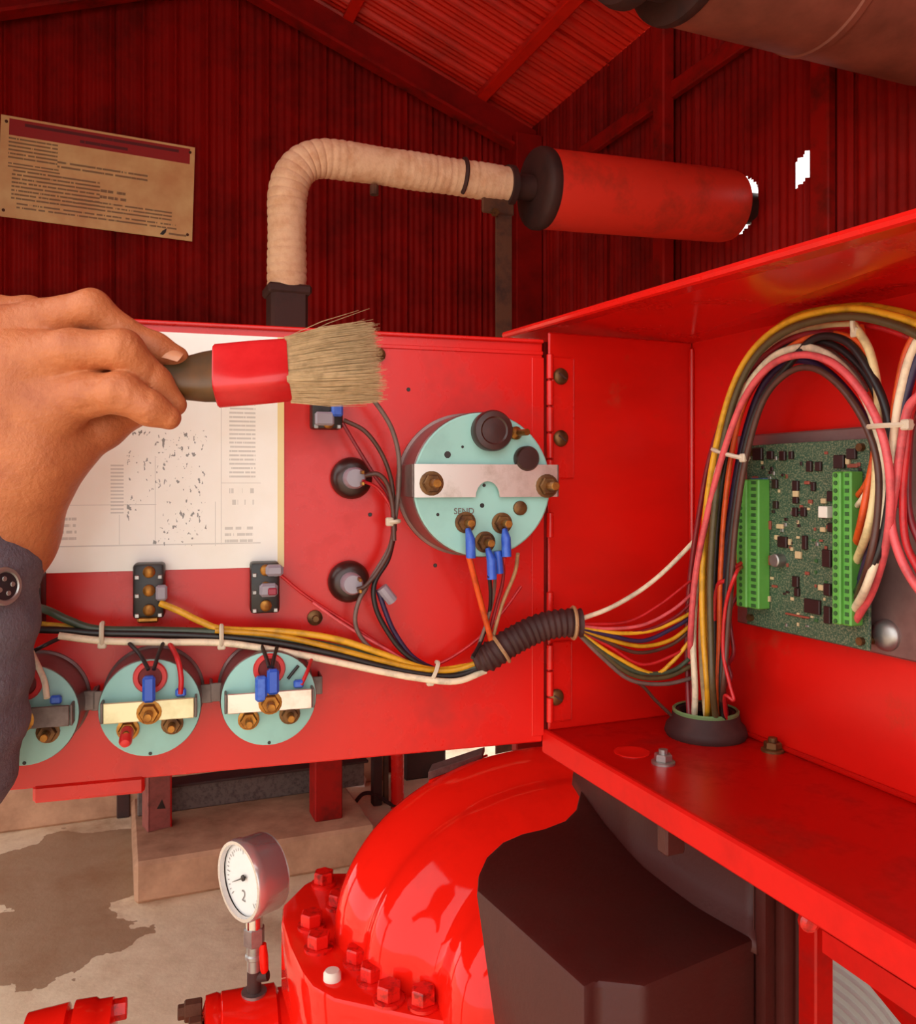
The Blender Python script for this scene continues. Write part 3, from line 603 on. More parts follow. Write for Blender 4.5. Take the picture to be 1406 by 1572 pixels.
wires(wh, [
    (('green', .0021), .019, [(44, 928, .014), (75, 938), (105, 952), (150, 966), (245, 968), (340, 971), (430, 980), (520, 995), (600, 1018), (690, 1032), (745, 1018, .02)]),
    (('black', .0017), .021, [(30, 966), (100, 968), (150, 972), (245, 974), (340, 978), (430, 988), (520, 1006), (600, 1026), (690, 1038), (745, 1022, .02)]),
    (('white', .0018), .024, [(90, 976), (160, 984), (245, 986), (340, 987), (420, 998), (500, 1013), (580, 1030), (640, 1041), (700, 1046), (745, 1030, .02)]),
    (('yellow', .0015), .017, [(30, 955), (90, 961), (140, 965), (200, 972)]),
    (('yellow', .0018), .019, [(246, 926, .016), (275, 938), (310, 955), (345, 966), (440, 970), (520, 982), (590, 1005), (660, 1028), (720, 1022), (745, 1016)]),
    (('gold', .0015), .021, [(330, 968), (420, 975), (500, 992), (570, 1010), (640, 1026), (700, 1028), (760, 1004)]),
    (('yellow', .0013), .018, [(390, 970), (470, 974), (540, 990), (600, 1012), (660, 1030)]),
    (('maroon', .0013), .016, [(30, 962), (120, 966), (250, 976), (400, 984), (520, 1002), (620, 1030), (700, 1040), (750, 1020)]),
    (('pink', .0011), .020, [(30, 965), (90, 968), (150, 971)]),
    (('navy', .0014), .015, [(580, 905), (592, 940), (605, 970), (630, 1005), (660, 1024), (700, 1034), (750, 1022)]),
    (('black', .0014), .017, [(603, 830), (595, 860), (575, 895), (576, 930), (592, 965), (620, 1002), (660, 1026), (710, 1034)]),
    (('grey', .0012), .017, [(606, 800), (598, 840), (572, 885), (552, 920), (545, 950), (552, 975), (575, 1000), (620, 1025)]),
    (('red', .0009), .014, [(425, 878), (470, 915), (540, 960), (600, 1000), (650, 1025)]),
    (('pink', .0008), .016, [(480, 925), (530, 960), (590, 995), (650, 1028), (700, 1036)]),
    (('red', .0009), .012, [(800, 900), (775, 935), (740, 975), (700, 1005), (668, 1022)]),
    (('orange', .0016), .034, [(720, 855, .044), (730, 895, .036), (742, 940, .028), (753, 980, .022), (756, 995, .018)]),
    (('black', .0011), .030, [(751, 884, .044), (753, 910, .036), (751, 940, .026), (740, 980, .02), (725, 1010)]),
    (('grey', .0010), .030, [(760, 880, .04), (758, 910), (750, 945, .026), (735, 990, .02)]),
    (('maroon', .0010), .030, [(772, 852, .04), (772, 890, .034), (762, 930, .026), (750, 975, .02)]),
    (('red', .0009), .024, [(775, 855, .04), (770, 905, .03), (760, 950, .022)]),
    (('tan', .0011), .03, [(795, 850, .036), (790, 880, .03), (770, 930, .024), (755, 985, .02)]),
    (('white', .0014), .032, [(40, 985, .026), (55, 1015), (68, 1045, .036), (72, 1072, .04)]),
    (('black', .0010), .028, [(95, 978, .022), (70, 990), (50, 1000, .026)]),
    (('black', .0010), .03, [(195, 984, .023), (215, 1005, .034), (228, 1028, .040)]),
    (('black', .0010), .03, [(252, 984, .023), (243, 1005, .034), (236, 1028, .040)]),
    (('red', .0013), .03, [(258, 984, .023), (272, 1010, .032), (278, 1040, .036), (277, 1065, .036)]),
    (('black', .0010), .03, [(402, 992, .024), (408, 1008, .034), (413, 1024, .040)]),
    (('black', .0010), .03, [(425, 994, .024), (421, 1008, .034), (418, 1024, .040)]),
    (('red', .0010), .03, [(480, 1006, .022), (472, 1030, .032), (462, 1052, .036)]),
    (('black', .0008), .03, [(458, 1022, .032), (448, 1034, .033), (442, 1042, .033)]),
], D)
for a in ((157, 958, 157, 988, .0235), (340, 962, 340, 990, .0235), (672, 1018, 660, 1046, .022)): tie(wh, D, *a)
cv = crom([D.pt(728, 1018, .018), D.pt(750, 1008, .020), D.pt(785, 985, .022), D.pt(825, 965, .024), D.pt(860, 957, .026), D.pt(892, 956, .028)], 16)
acc = 0; rr = []
for i, p in enumerate(cv):
    acc += 0 if i == 0 else (p-cv[i-1]).length
    k = min(1, i/14); rr.append((.0046+.0032*k)*(1+.07*math.sin(acc*2*math.pi/.0034)))
MB().tube(cv, rr, 20).build('convoluted_sleeve', 'rubber', wh, 60)
for px in (768, 880):
    i = min(range(len(cv)), key=lambda i: abs(cv[i].x/cv[i].y*F+CX-px)); c0 = cv[i]; tn = (cv[min(i+1, len(cv)-1)]-cv[i-1]).normalized(); e1_ = tn.cross(uz).normalized(); e2_ = tn.cross(e1_)
    MB().tube([c0+(e1_*math.cos(a*.3)+e2_*math.sin(a*.3))*rr[i]*1.10 for a in range(22)], .0011, 6).build('cable_tie', 'wire_tan', wh)
# wires from the switch under the brush down beside the gauge
w2 = thing('lamp_wires', D.pt(600, 800, .02), 'loose brown wires hanging down left of the big gauge, tied at one point', 'wiring')
wires(w2, [(('grey', .0013), .02, [(560, 598), (585, 630), (602, 660), (612, 700), (612, 750), (606, 800)]),
           (('brown', .0012), .016, [(528, 645, .012), (560, 662), (585, 695), (600, 735), (605, 780), (606, 815)]),
           (('maroon', .0010), .015, [(526, 650, .012), (550, 690), (575, 730), (598, 765), (604, 815)]),
           (('brown', .0013), .022, [(560, 730, .021), (580, 728), (595, 745), (603, 780), (605, 830)]),
           (('red', .0009), .018, [(556, 738, .02), (580, 750), (600, 780), (602, 815)]),
           (('brown', .0012), .020, [(548, 905, .02), (560, 900), (578, 880), (598, 845), (605, 805)])], D)
tie(w2, D, 612, 800, 598, 801, .022)
MB().tube(crom([D.pt(586, 902, .018), D.pt(594, 912, .018), D.pt(602, 922, .017)], 4), .0032, 10).build('clear_connector', 'clear_lug', w2)
# fan of wires between the door sleeve and the trunk
fw = thing('wire_fan', B.pt(1075, 980, .05), 'fan of sagging coloured wires between the dark sleeve and the cable trunk', 'wiring')
def mixw(px, py, t, od=.028, ob=.030):           # blends from the door plane to the back wall of the enclosure
    a = D.pt(px, py, od); b = B.pt(1052, py, ob); Y = a.y*(1-t)+b.y*t; return P(px, py, Y)
sd = D.pt(888, 958, .027); eb = B.pt(1058, 960, .030)
def fan(mat, r, pts):
    n = len(pts); c = [P(px, py, sd.y+(eb.y-sd.y)*max(0, min(1.25, (px-888)/(1058-888)))) for px, py in pts]
    MB().tube(crom(c, 8), r, 8).build('wire', 'wire_'+mat, fw, 80)
for a in (('white', .0014, [(886, 952), (935, 934), (985, 905), (1025, 872), (1068, 828)]), ('pink', .0010, [(886, 960), (930, 965), (985, 960), (1030, 938), (1062, 912)]),
          ('maroon', .0010, [(886, 962), (940, 972), (990, 968), (1035, 948), (1062, 925)]), ('yellow', .0012, [(886, 963), (950, 972), (1000, 968), (1040, 952), (1065, 938)]),
          ('navy', .0013, [(886, 964), (930, 974), (985, 984), (1030, 966), (1065, 945)]), ('gold', .0012, [(886, 965), (935, 982), (985, 992), (1030, 982), (1066, 955)]),
          ('brown', .0011, [(886, 966), (930, 985), (980, 1002), (1030, 990), (1066, 962)]), ('red', .0009, [(886, 967), (935, 992), (985, 1020), (1035, 1005), (1066, 985)]),
          ('yellow', .0012, [(886, 968), (940, 1005), (1000, 1034), (1030, 1018), (1066, 975)]), ('green', .0013, [(886, 969), (930, 1005), (980, 1032), (1030, 1030), (1066, 1005)]),
          ('olive', .0014, [(886, 970), (925, 1003), (970, 1036), (1020, 1040), (1066, 1020)]), ('grey', .0012, [(886, 971), (925, 1010), (968, 1044), (1020, 1050), (1066, 1040)]),
          ('brown', .0010, [(960, 1040), (985, 1052), (1005, 1074), (1030, 1098)]), ('red', .0008, [(886, 958), (960, 955), (1010, 930), (1062, 890)])):
    fan(*a)
# trunk: from the grommet up the corner, over the board and down into the terminals
tk = thing('wire_bundle', PZ(1083, 1126, -.1477), 'thick bundle of coloured wires rising from the black grommet and arching over the board', 'wiring')
gr0 = PZ(1083, 1128, -.1477)
MB().lathe([(0, .0225), (.002, .0235), (.006, .0225), (.009, .0195), (.013, .0190), (.0142, .0178), (.0142, .0150), (.010, .0146)], gr0, uz, 40, cap=False).build('grommet', 'rubber', tk, 50)
MB().lathe([(.0132, .0186), (.0148, .0190), (.0156, .0182), (.0150, .0170)], gr0, uz, 40, cap=False).build('grommet_rim', pbr('rim_green', (104, 132, 84), .5).m, tk, 50)
TWN = [0]
def tw(mat, r, pts):
    TWN[0] += 1; o0 = .018+.0022*((TWN[0]*5) % 9)
    c = [gr0+Vector(((pts[0][0]-1083)/F*.492, random.uniform(-.010, .010), .004))]
    c += [B.pt(p[0], p[1], p[2] if len(p) > 2 else o0) for p in pts]
    MB().tube(crom(c, 8), r, 8).build('wire', 'wire_'+mat, tk, 80)
for a in (
    ('maroon', .0016, [(1056, 1060), (1054, 980), (1058, 900), (1068, 820), (1090, 700), (1125, 610), (1165, 555), (1215, 520), (1275, 512), (1320, 540), (1350, 600), (1365, 660)]),
    ('pink', .0018, [(1062, 1060), (1060, 980, .034), (1068, 880, .036), (1088, 780, .037), (1112, 690, .038), (1142, 612, .038), (1182, 562, .038), (1228, 545, .038), (1276, 556, .038), (1318, 596, .038), (1350, 655, .038), (1366, 735, .036), (1362, 825, .032), (1340, 905, .024), (1312, 955, .016)]),
    ('white', .0019, [(1067, 1060), (1064, 980), (1070, 890), (1086, 790), (1108, 700), (1136, 612), (1178, 555), (1222, 534), (1262, 540), (1304, 575), (1340, 640), (1356, 730), (1350, 830), (1330, 900), (1310, 938, .016)]),
    ('cream', .0017, [(1080, 1060), (1076, 980), (1080, 890), (1088, 790), (1098, 700), (1125, 610), (1160, 555), (1205, 518), (1260, 502), (1310, 498)]),
    ('yellow', .0018, [(1086, 1060), (1080, 980), (1078, 900), (1082, 800), (1096, 700), (1122, 600), (1158, 535), (1215, 492), (1300, 474), (1370, 485), (1430, 505)]),
    ('gold', .0017, [(1088, 1060), (1084, 980), (1082, 900), (1086, 800), (1100, 690), (1128, 596), (1166, 530), (1222, 486), (1310, 470), (1370, 476), (1430, 492)]),
    ('olive', .0019, [(1094, 1060), (1091, 980), (1090, 890), (1096, 790), (1108, 690), (1132, 600), (1166, 540), (1220, 502), (1300, 486), (1370, 498), (1430, 525)]),
    ('black', .0018, [(1098, 1060), (1097, 980), (1096, 890), (1104, 780), (1120, 680), (1146, 600), (1182, 550), (1228, 525), (1280, 530), (1325, 570), (1352, 625), (1366, 690), (1372, 780)]),
    ('grey', .0016, [(1100, 1060), (1100, 980), (1100, 890), (1106, 790), (1120, 690), (1140, 610), (1170, 565), (1220, 535), (1265, 535), (1305, 565), (1330, 600)]),
    ('orange', .0015, [(1102, 1060), (1104, 970), (1106, 880), (1112, 780), (1126, 680), (1150, 600), (1190, 550), (1250, 515), (1310, 520), (1340, 555)]),
    ('navy', .0019, [(1104, 1060), (1108, 970), (1112, 880), (1122, 780), (1140, 680), (1166, 600), (1202, 560), (1242, 555), (1286, 585), (1326, 640), (1350, 710), (1352, 790), (1336, 860), (1318, 905, .016)]),
    ('black', .0019, [(1108, 1060), (1112, 970), (1118, 880), (1128, 780), (1146, 680), (1170, 612), (1206, 566), (1250, 520), (1300, 525), (1340, 580), (1362, 640), (1368, 730), (1356, 820), (1334, 880), (1314, 912, .016)]),
    ('red', .0013, [(1108, 1050), (1102, 960), (1102, 860), (1112, 760), (1126, 680), (1148, 610), (1190, 555), (1240, 515), (1330, 500), (1430, 530)]),
    ('brown', .0016, [(1110, 1060), (1116, 980), (1122, 900), (1130, 800), (1146, 700), (1172, 615), (1210, 572), (1250, 566), (1292, 596), (1330, 655), (1348, 720), (1346, 800), (1332, 870), (1314, 922, .016)]),
    ('maroon', .0012, [(1112, 1060), (1122, 1040), (1118, 1020), (1126, 1000), (1120, 940), (1138, 905, .016)]),
    ('red', .0010, [(1112, 1070), (1126, 1075), (1120, 1050), (1110, 1000), (1114, 930), (1130, 880), (1142, 868, .016)]),
    ('gold', .0011, [(1106, 1050), (1112, 1010), (1116, 980), (1110, 940)]),
    ('yellow', .0011, [(1108, 900), (1122, 830), (1130, 790), (1142, 752, .018)]),
    ('red', .0012, [(1098, 920), (1115, 890), (1128, 872), (1144, 860, .018)])): tw(*a)
wires(tk, [(('cream', .0019), .030, [(1310, 498), (1335, 540), (1348, 610), (1346, 690), (1342, 760), (1330, 820), (1314, 862, .016)]),
           (('orange', .0018), .026, [(1320, 500), (1340, 600), (1344, 680), (1334, 740), (1322, 800), (1312, 840, .014)]),
           (('white', .0013), .022, [(1330, 755), (1322, 768), (1312, 780, .014)]), (('orange', .0014), .02, [(1336, 730), (1325, 750), (1312, 765, .014)]),
           (('orange', .0018), .03, [(1420, 490), (1392, 540), (1378, 600), (1370, 660), (1362, 720)]),
           (('white', .0019), .032, [(1425, 495), (1398, 545), (1382, 605), (1374, 655), (1368, 720)]),
           (('navy', .0020), .030, [(1432, 510), (1405, 560), (1388, 620), (1378, 670), (1372, 730)]),
           (('pink', .0019), .032, [(1420, 600), (1395, 625), (1384, 680), (1376, 740), (1368, 800), (1380, 850), (1400, 890), (1430, 930)]),
           (('red', .0016), .030, [(1440, 560), (1402, 620), (1392, 690), (1386, 760), (1390, 830), (1412, 880)]),
           (('maroon', .0016), .026, [(1430, 600), (1400, 650), (1394, 720), (1396, 790), (1420, 850)]),
           (('navy', .0018), .022, [(1352, 700), (1350, 770), (1338, 830), (1318, 900, .014)])], B)
tie(tk, B, 1096, 690, 1142, 703, .034); tie(tk, B, 1336, 655, 1392, 652, .038); tie(tk, B, 1318, 478, 1314, 510, .03)
# ------------------------------------------------------------------ circuit board
bx0, bzc = B.hit(1148, 800, .012); bx1 = B.hit(1336, 800, .012)[0]; bzt = B.hit(1150, 684, .012)[1]; bzb = B.hit(1330, 998, .012)[1]
bw, bh = bx1-bx0, bzt-bzb
pc = lthing('circuit_board', B.mat((bx0+bx1)/2, -.012, (bzt+bzb)/2), 'green circuit board with two long green terminal strips on a grey plate', 'circuit board')
MB().box((0, 0, 0), (bw, .0016, bh), .0002).build('board', 'board', pc, 0)
def LB(px, py, o_=.013):
    a = B.hit(px, py, o_); return a[0]-(bx0+bx1)/2, a[1]-(bzt+bzb)/2
def comp(px, py, wp, hp, th, mat, name):
    a = LB(px-wp/2, py-hp/2); b = LB(px+wp/2, py+hp/2)
    MB().box(((a[0]+b[0])/2, -.0008-th/2, (a[1]+b[1])/2), (abs(b[0]-a[0]), th, abs(a[1]-b[1])), min(.0003, th*.2)).build(name, mat, pc)
for px, py, wp, hp in ((1165, 697, 14, 18), (1184, 699, 9, 12), (1203, 700, 9, 14), (1216, 699, 6, 12), (1244, 716, 8, 16), (1258, 716, 9, 14), (1290, 709, 16, 20), (1309, 697, 14, 16), (1191, 743, 8, 14), (1223, 746, 9, 16), (1250, 747, 6, 14), (1175, 775, 7, 12), (1192, 775, 7, 12),
                       (1223, 768, 8, 10), (1222, 786, 7, 14), (1235, 786, 8, 14), (1277, 762, 10, 16), (1278, 810, 10, 14), (1203, 832, 14, 18), (1237, 833, 7, 22), (1271, 857, 13, 28), (1223, 893, 9, 18), (1225, 909, 7, 14), (1249, 931, 24, 26), (1272, 905, 10, 20), (1272, 944, 10, 28)): comp(px, py, wp, hp, .0018, 'chip', 'chip')
for px, py, wp, hp in ((1223, 757, 8, 12), (1199, 808, 10, 8), (1194, 825, 6, 8), (1266, 769, 8, 8), (1265, 813, 8, 8), (1227, 852, 9, 12), (1180, 919, 7, 10), (1262, 902, 8, 10), (1303, 708, 6, 10), (1214, 832, 4, 10)): comp(px, py, wp, hp, .0016, 'chip_tan', 'capacitor')
for px, py, wp, hp in ((1180, 806, 9, 14), (1182, 860, 10, 16), (1174, 921, 9, 12), (1310, 715, 16, 6), (1225, 945, 36, 4), (1240, 741, 8, 5), (1160, 735, 8, 8), (1245, 770, 6, 6), (1190, 900, 8, 5), (1240, 880, 6, 6)): comp(px, py, wp, hp, .0012, 'chip_red', 'resistor')
comp(1170, 745, 20, 22, .004, 'chip_blue', 'blue_trimmer'); comp(1276, 786, 14, 18, .006, 'chip_white', 'white_connector')
a = LB(1199, 860); MB().lathe([(0, .0036), (.005, .0036), (.0055, .003)], (a[0], -.0008, a[1]), (0, -1, 0), 20).build('round_capacitor', 'zinc', pc)
for k in range(110):                             # small surface-mount pieces
    px = random.uniform(1160, 1325); py = random.uniform(692, 965)
    if 1272 < px < 1315: continue
    comp(px, py, random.choice((3, 4, 5)), random.choice((4, 5, 6)), .0008, random.choice(('chip', 'chip_tan', 'chip_red', 'zinc', 'slot_dark')), 'surface_part')
for px0, px1, py0, py1 in ((1134, 1166, 736, 936), (1282, 1308, 724, 962)):
    a = LB(px0, py0, .020); b = LB(px1, py1, .020); cx_ = (a[0]+b[0])/2; W = abs(b[0]-a[0]); Hh = a[1]-b[1]; cz_ = (a[1]+b[1])/2
    mb = MB(); mb.box((cx_, -.0048, cz_), (W, .008, Hh), .0006); mb.box((cx_-W*.18, -.0095, cz_), (W*.5, .003, Hh*.995), .0006)
    ts = mb.build('terminal_strip', 'terminal_green', pc)
    for k in range(20):
        zz = cz_-Hh/2+Hh*(k+.5)/20
        MB().box((cx_+W*.28, -.0088, zz), (W*.22, .0008, Hh/20*.5), .0001).build('terminal_slot', 'slot_dark', ts)
        MB().lathe([(0, .0011), (.0006, .0011)], (cx_-W*.18, -.0109, zz), (0, -1, 0), 8).build('terminal_screw', 'slot_dark', ts)
for sx in (-1, 1):
    for sz in (-1, 1): MB().cyl((sx*(bw/2-.004), .009, sz*(bh/2-.004)), (sx*(bw/2-.004), -.003, sz*(bh/2-.004)), .002, n=10).build('standoff', 'brass_dull', pc)
# ------------------------------------------------------------------ hand, sleeve and brush
def surface_nets(G, org, h):
    ins = G < 0; nx, ny, nz = G.shape
    cs = np.zeros((nx-1, ny-1, nz-1), int)
    for a in (0, 1):
        for b in (0, 1):
            for c in (0, 1): cs += ins[a:nx-1+a, b:ny-1+b, c:nz-1+c]
    act = (cs > 0) & (cs < 8); idx = -np.ones(act.shape, int); I = np.argwhere(act); idx[act] = np.arange(len(I))
    acc = np.zeros((len(I), 3)); cnt = np.zeros(len(I))
    cor = [(a, b, c) for a in (0, 1) for b in (0, 1) for c in (0, 1)]
    for p in cor:
        for ax in range(3):
            if p[ax]: continue
            q = list(p); q[ax] = 1
            g0 = G[I[:, 0]+p[0], I[:, 1]+p[1], I[:, 2]+p[2]]; g1 = G[I[:, 0]+q[0], I[:, 1]+q[1], I[:, 2]+q[2]]
            m = (g0 < 0) != (g1 < 0); t = np.where(m, g0/np.where(m, g0-g1, 1), 0)
            pos = np.array(p, float)[None, :].repeat(len(I), 0); pos[:, ax] += t
            acc += pos*m[:, None]; cnt += m
    V = (I+acc/cnt[:, None])*h+org; Q = []
    for ax in range(3):
        s0 = [slice(1, -1)]*3; s1 = [slice(1, -1)]*3; s0[ax] = slice(0, -1); s1[ax] = slice(1, None)
        ch = np.argwhere(ins[tuple(s0)] != ins[tuple(s1)]); base = ch.copy()
        for k in range(3):
            if k != ax: base[:, k] += 1
        o1, o2 = [k for k in range(3) if k != ax]; quad = []
        for d1, d2 in ((0, 0), (-1, 0), (-1, -1), (0, -1)):
            b = base.copy(); b[:, o1] += d1; b[:, o2] += d2; quad.append(idx[b[:, 0], b[:, 1], b[:, 2]])
        Q.append(np.stack(quad, 1))
    Q = np.concatenate(Q); return V, Q[(Q >= 0).all(1)]
def smin(a, b, k): 
    h = np.clip(.5+.5*(b-a)/k, 0, 1); return b*(1-h)+a*h-k*h*(1-h)
def capsule(X, a, b, ra, rb):
    a = np.array(a); b = np.array(b); d = b-a; t = np.clip(((X-a) @ d)/(d @ d), 0, 1)
    return np.linalg.norm(X-a-t[..., None]*d, axis=-1)-(ra+(rb-ra)*t)
def hand():
    J = lambda px, py, Y, r=0: (tuple(P(px, py, Y)), r*Y/F)
    lo = np.array([P(-265, 740, .37).x, .296, P(0, 950, .33).z]); hi = np.array([P(325, 740, .35).x, .402, P(0, 405, .37).z])
    h = .0010; n = np.ceil((hi-lo)/h).astype(int)
    g = np.stack(np.meshgrid(*[lo[i]+h*np.arange(n[i]) for i in range(3)], indexing='ij'), -1)
    def chain(pts, k=.003):
        r = None
        for (p, ra), (q, rb) in zip(pts[:-1], pts[1:]):
            c = capsule(g, p, q, ra, rb); r = c if r is None else smin(r, c, k)
        return r
    wr_ = J(-15, 815, .360, 80)
    palm = chain([J(-60, 900, .366, 86), wr_, J(28, 720, .352, 72), J(72, 640, .346, 52)], .01)
    for p in ([wr_, J(-10, 640, .346, 70), J(22, 566, .342, 48)], [wr_, J(-55, 620, .350, 66), J(-35, 525, .346, 46)], [wr_, J(-95, 640, .356, 60), J(-75, 512, .354, 42)],
              [J(10, 770, .356, 72), J(62, 705, .352, 56)], [J(40, 590, .346, 48), J(112, 572, .345, 26), J(150, 572, .346, 18)], [J(20, 530, .350, 40), J(110, 508, .352, 20)]):
        palm = smin(palm, chain(p, .008), .010)
    fingers = [([J(82, 622, .345, 44), J(138, 606, .338, 33), J(186, 603, .334, 31), J(230, 627, .336, 26), J(259, 641, .339, 19)], .006),     # index
               ([J(30, 552, .342, 42), J(110, 537, .337, 31), J(188, 537, .337, 30.5), J(237, 588, .346, 26), J(268, 621, .3495, 18.5)], .006),   # middle
               ([J(-30, 514, .346, 40), J(60, 490, .347, 29), J(141, 472, .346, 27), J(190, 512, .352, 24), J(238, 535, .356, 23.5), J(271, 549, .358, 18.5)], .006),  # ring
               ([J(-70, 502, .354, 36), J(-10, 482, .358, 28), J(45, 483, .360, 27), J(110, 520, .366, 24), J(165, 548, .370, 20)], .005),    # little
               ([J(55, 716, .353, 50), J(112, 684, .357, 38), J(158, 655, .362, 33), J(205, 624, .368, 29), J(238, 602, .371, 23)], .007)]    # thumb
    S = palm
    for pts, k in fingers: S = np.minimum(S, smin(palm, chain(pts), k))
    def groove(p, q, r, d):
        nonlocal S
        c = capsule(g, P(*p), P(*q), r, r); S = S+d*np.exp(-np.maximum(c+r, 0)**2/(r*r*.5))
    for p, q in (((138, 588, .330), (136, 634, .331)), ((127, 592, .331), (128, 636, .332)), ((149, 588, .329), (147, 632, .330)), ((182, 575, .326), (176, 628, .327)), ((190, 577, .326), (185, 630, .327)), ((196, 512, .329), (184, 562, .329)), ((204, 520, .330), (192, 566, .330)), ((228, 604, .330), (218, 648, .331)), ((240, 562, .339), (224, 600, .339))): groove(p, q, .0016, .0009)
    V, Q = surface_nets(S, lo, h)
    mb = MB(); mb.v = [tuple(v) for v in V]; mb.f = [tuple(int(i) for i in q) for q in Q]
    o = mb.build('person', 'skin', None, 0)
    for p in o.data.polygons: p.use_smooth = True
    md = o.modifiers.new('smooth', 'SMOOTH'); md.factor = .5; md.iterations = 3
    return o
hd = hand(); tag(hd, 'bare left hand of a person gripping the paint brush handle from the left', 'person')
def nail(px, py, Y, rx, rz, rot, nrm):
    mb = MB(); Mx = Matrix.Translation(P(px, py, Y)) @ Vector((0, -1, 0)).rotation_difference(Vector(nrm)).to_matrix().to_4x4() @ Matrix.Rotation(rot, 4, 'Y')
    vs, fs = [], []
    for i in range(7):
        for j in range(7):
            a, b = (i/6-.5)*2, (j/6-.5)*2; vs.append((a*rx*math.sqrt(1-.35*b*b), .0014*(a*a*.6+b*b*.8), b*rz*math.sqrt(1-.35*a*a)))
    for i in range(6):
        for j in range(6): fs.append((i*7+j, (i+1)*7+j, (i+1)*7+j+1, i*7+j+1))
    mb.add(vs, fs, Mx); mb.build('fingernail', 'nail', hd, 80)
nail(262, 540, .3520, .0050, .0034, .30, (.1, -.75, .65))
# sleeve
cu = thing('jacket_sleeve', P(-90, 1100, .35), 'dark grey jacket sleeve cuff with a ringed snap button at the wrist', 'sleeve')
sc_ = crom([P(-105, 836, .348), P(-96, 880, .346), P(-96, 960, .345), P(-104, 1050, .345), P(-112, 1120, .346), P(-140, 1185, .348), P(-210, 1235, .35), P(-400, 1275, .355), P(-640, 1320, .35), P(-900, 1370, .34), P(-1200, 1480, .33)], 8)
rr = [(.0362+.0008*math.sin(i*.9)+(.0012 if 6 < i < 9 else 0))*(.93 if i == 0 else 1) for i in range(len(sc_))]
mb = MB(); mb.tube(sc_, rr, 40)
mb.f = [f_ for f_ in mb.f if len(f_) == 4]
sl = mb.build('sleeve_cloth', 'sleeve', cu, 60); md = sl.modifiers.new('cloth_thickness', 'SOLIDIFY'); md.thickness = .002; md.offset = 0
tx_ = bpy.data.textures.new('folds', 'CLOUDS'); tx_.noise_scale = .035; dm = sl.modifiers.new('folds', 'DISPLACE'); dm.texture = tx_; dm.strength = .006; dm.texture_coords = 'LOCAL'
def sleeve_front(px, py):                        # first point of the cuff seen at a pixel
    best = None
    for k in range(200):
        Y = .29+k*.0004; p = P(px, py, Y)
        i = min(range(len(sc_)), key=lambda i: (sc_[i]-p).length); t_ = (sc_[min(i+1, len(sc_)-1)]-sc_[max(i-1, 0)]).normalized(); d = p-sc_[i]; d -= t_*d.dot(t_)
        if d.length < rr[i]+.0025: return p, d.normalized()
    return P(px, py, .36), Vector((0, -1, 0))
bp, bn = sleeve_front(6, 900)
MB().lathe([(-.003, .0072), (.0006, .0076), (.0014, .0070), (.0014, .0058), (.0008, .0054)], bp, bn, 32, cap=False).build('snap_ring', 'zinc', cu)
MB().lathe([(-.003, .0056), (.0007, .0055), (.0012, .003), (.0013, .0002)], bp, bn, 28).build('snap_cap', pbr('snap_dark', (54, 48, 52), .4, .4).m, cu)
e1_ = bn.cross(uz).normalized(); e2_ = bn.cross(e1_)
for a in (.4, 1.9, 3.3, 4.9): MB().lathe([(0, .0011), (.0004, .0009)], bp+bn*.0012+(e1_*math.cos(a)+e2_*math.sin(a))*.003, bn, 8).build('snap_dot', 'zinc', cu)
# brush
bs = thing('paint_brush', P(330, 580, .36), 'flat paint brush with red taped ferrule and pale brown bristles', 'brush')
ax0, ax1 = P(180, 590, .3540), P(575, 556, .3680); bx = (ax1-ax0).normalized()
wv_ = (uz*.80+Vector((0, .60, 0))).normalized(); wv_ = (wv_-bx*wv_.dot(bx)).normalized(); tv = bx.cross(wv_)
def bpt(px): 
    t = (px-180)/(575-180); return ax0.lerp(ax1, t)
def loft(secs, n=28, pw_=3.2):
    mb = MB(); vs = []; fs = []
    for c, hw, ht in secs:
        for k in range(n):
            th = 2*math.pi*k/n; a = math.copysign(abs(math.cos(th))**(2/pw_), math.cos(th)); b = math.copysign(abs(math.sin(th))**(2/pw_), math.sin(th))
            vs.append(c+wv_*hw*a*.92+tv*ht*b*.92)
    for i in range(len(secs)-1):
        for k in range(n): fs.append((i*n+k, i*n+(k+1) % n, (i+1)*n+(k+1) % n, (i+1)*n+k))
    fs.append(tuple(range(n))); fs.append(tuple(range((len(secs)-1)*n, len(secs)*n))); mb.add(vs, fs); return mb
loft([(bpt(110), .0050, .0038), (bpt(130), .0070, .0050), (bpt(180), .0072, .0052), (bpt(230), .0078, .0056), (bpt(260), .0090, .0060), (bpt(285), .0110, .0066), (bpt(310), .0128, .0072), (bpt(333), .0134, .0078)]).build('handle', 'brush_wood', bs, 60)
loft([(bpt(327), .0142, .0086), (bpt(330), .0150, .0090), (bpt(385), .0152, .0092), (bpt(438), .0150, .0090), (bpt(441), .0144, .0086)], 40, 4.5).build('ferrule', 'red_tape', bs, 50)
loft([(bpt(436), .0134, .0076), (bpt(480), .0150, .0082), (bpt(525), .0162, .0084), (bpt(548), .0164, .0076), (bpt(552), .0120, .0040)]).build('bristle_core', 'bristle', bs, 60)
mb = MB()
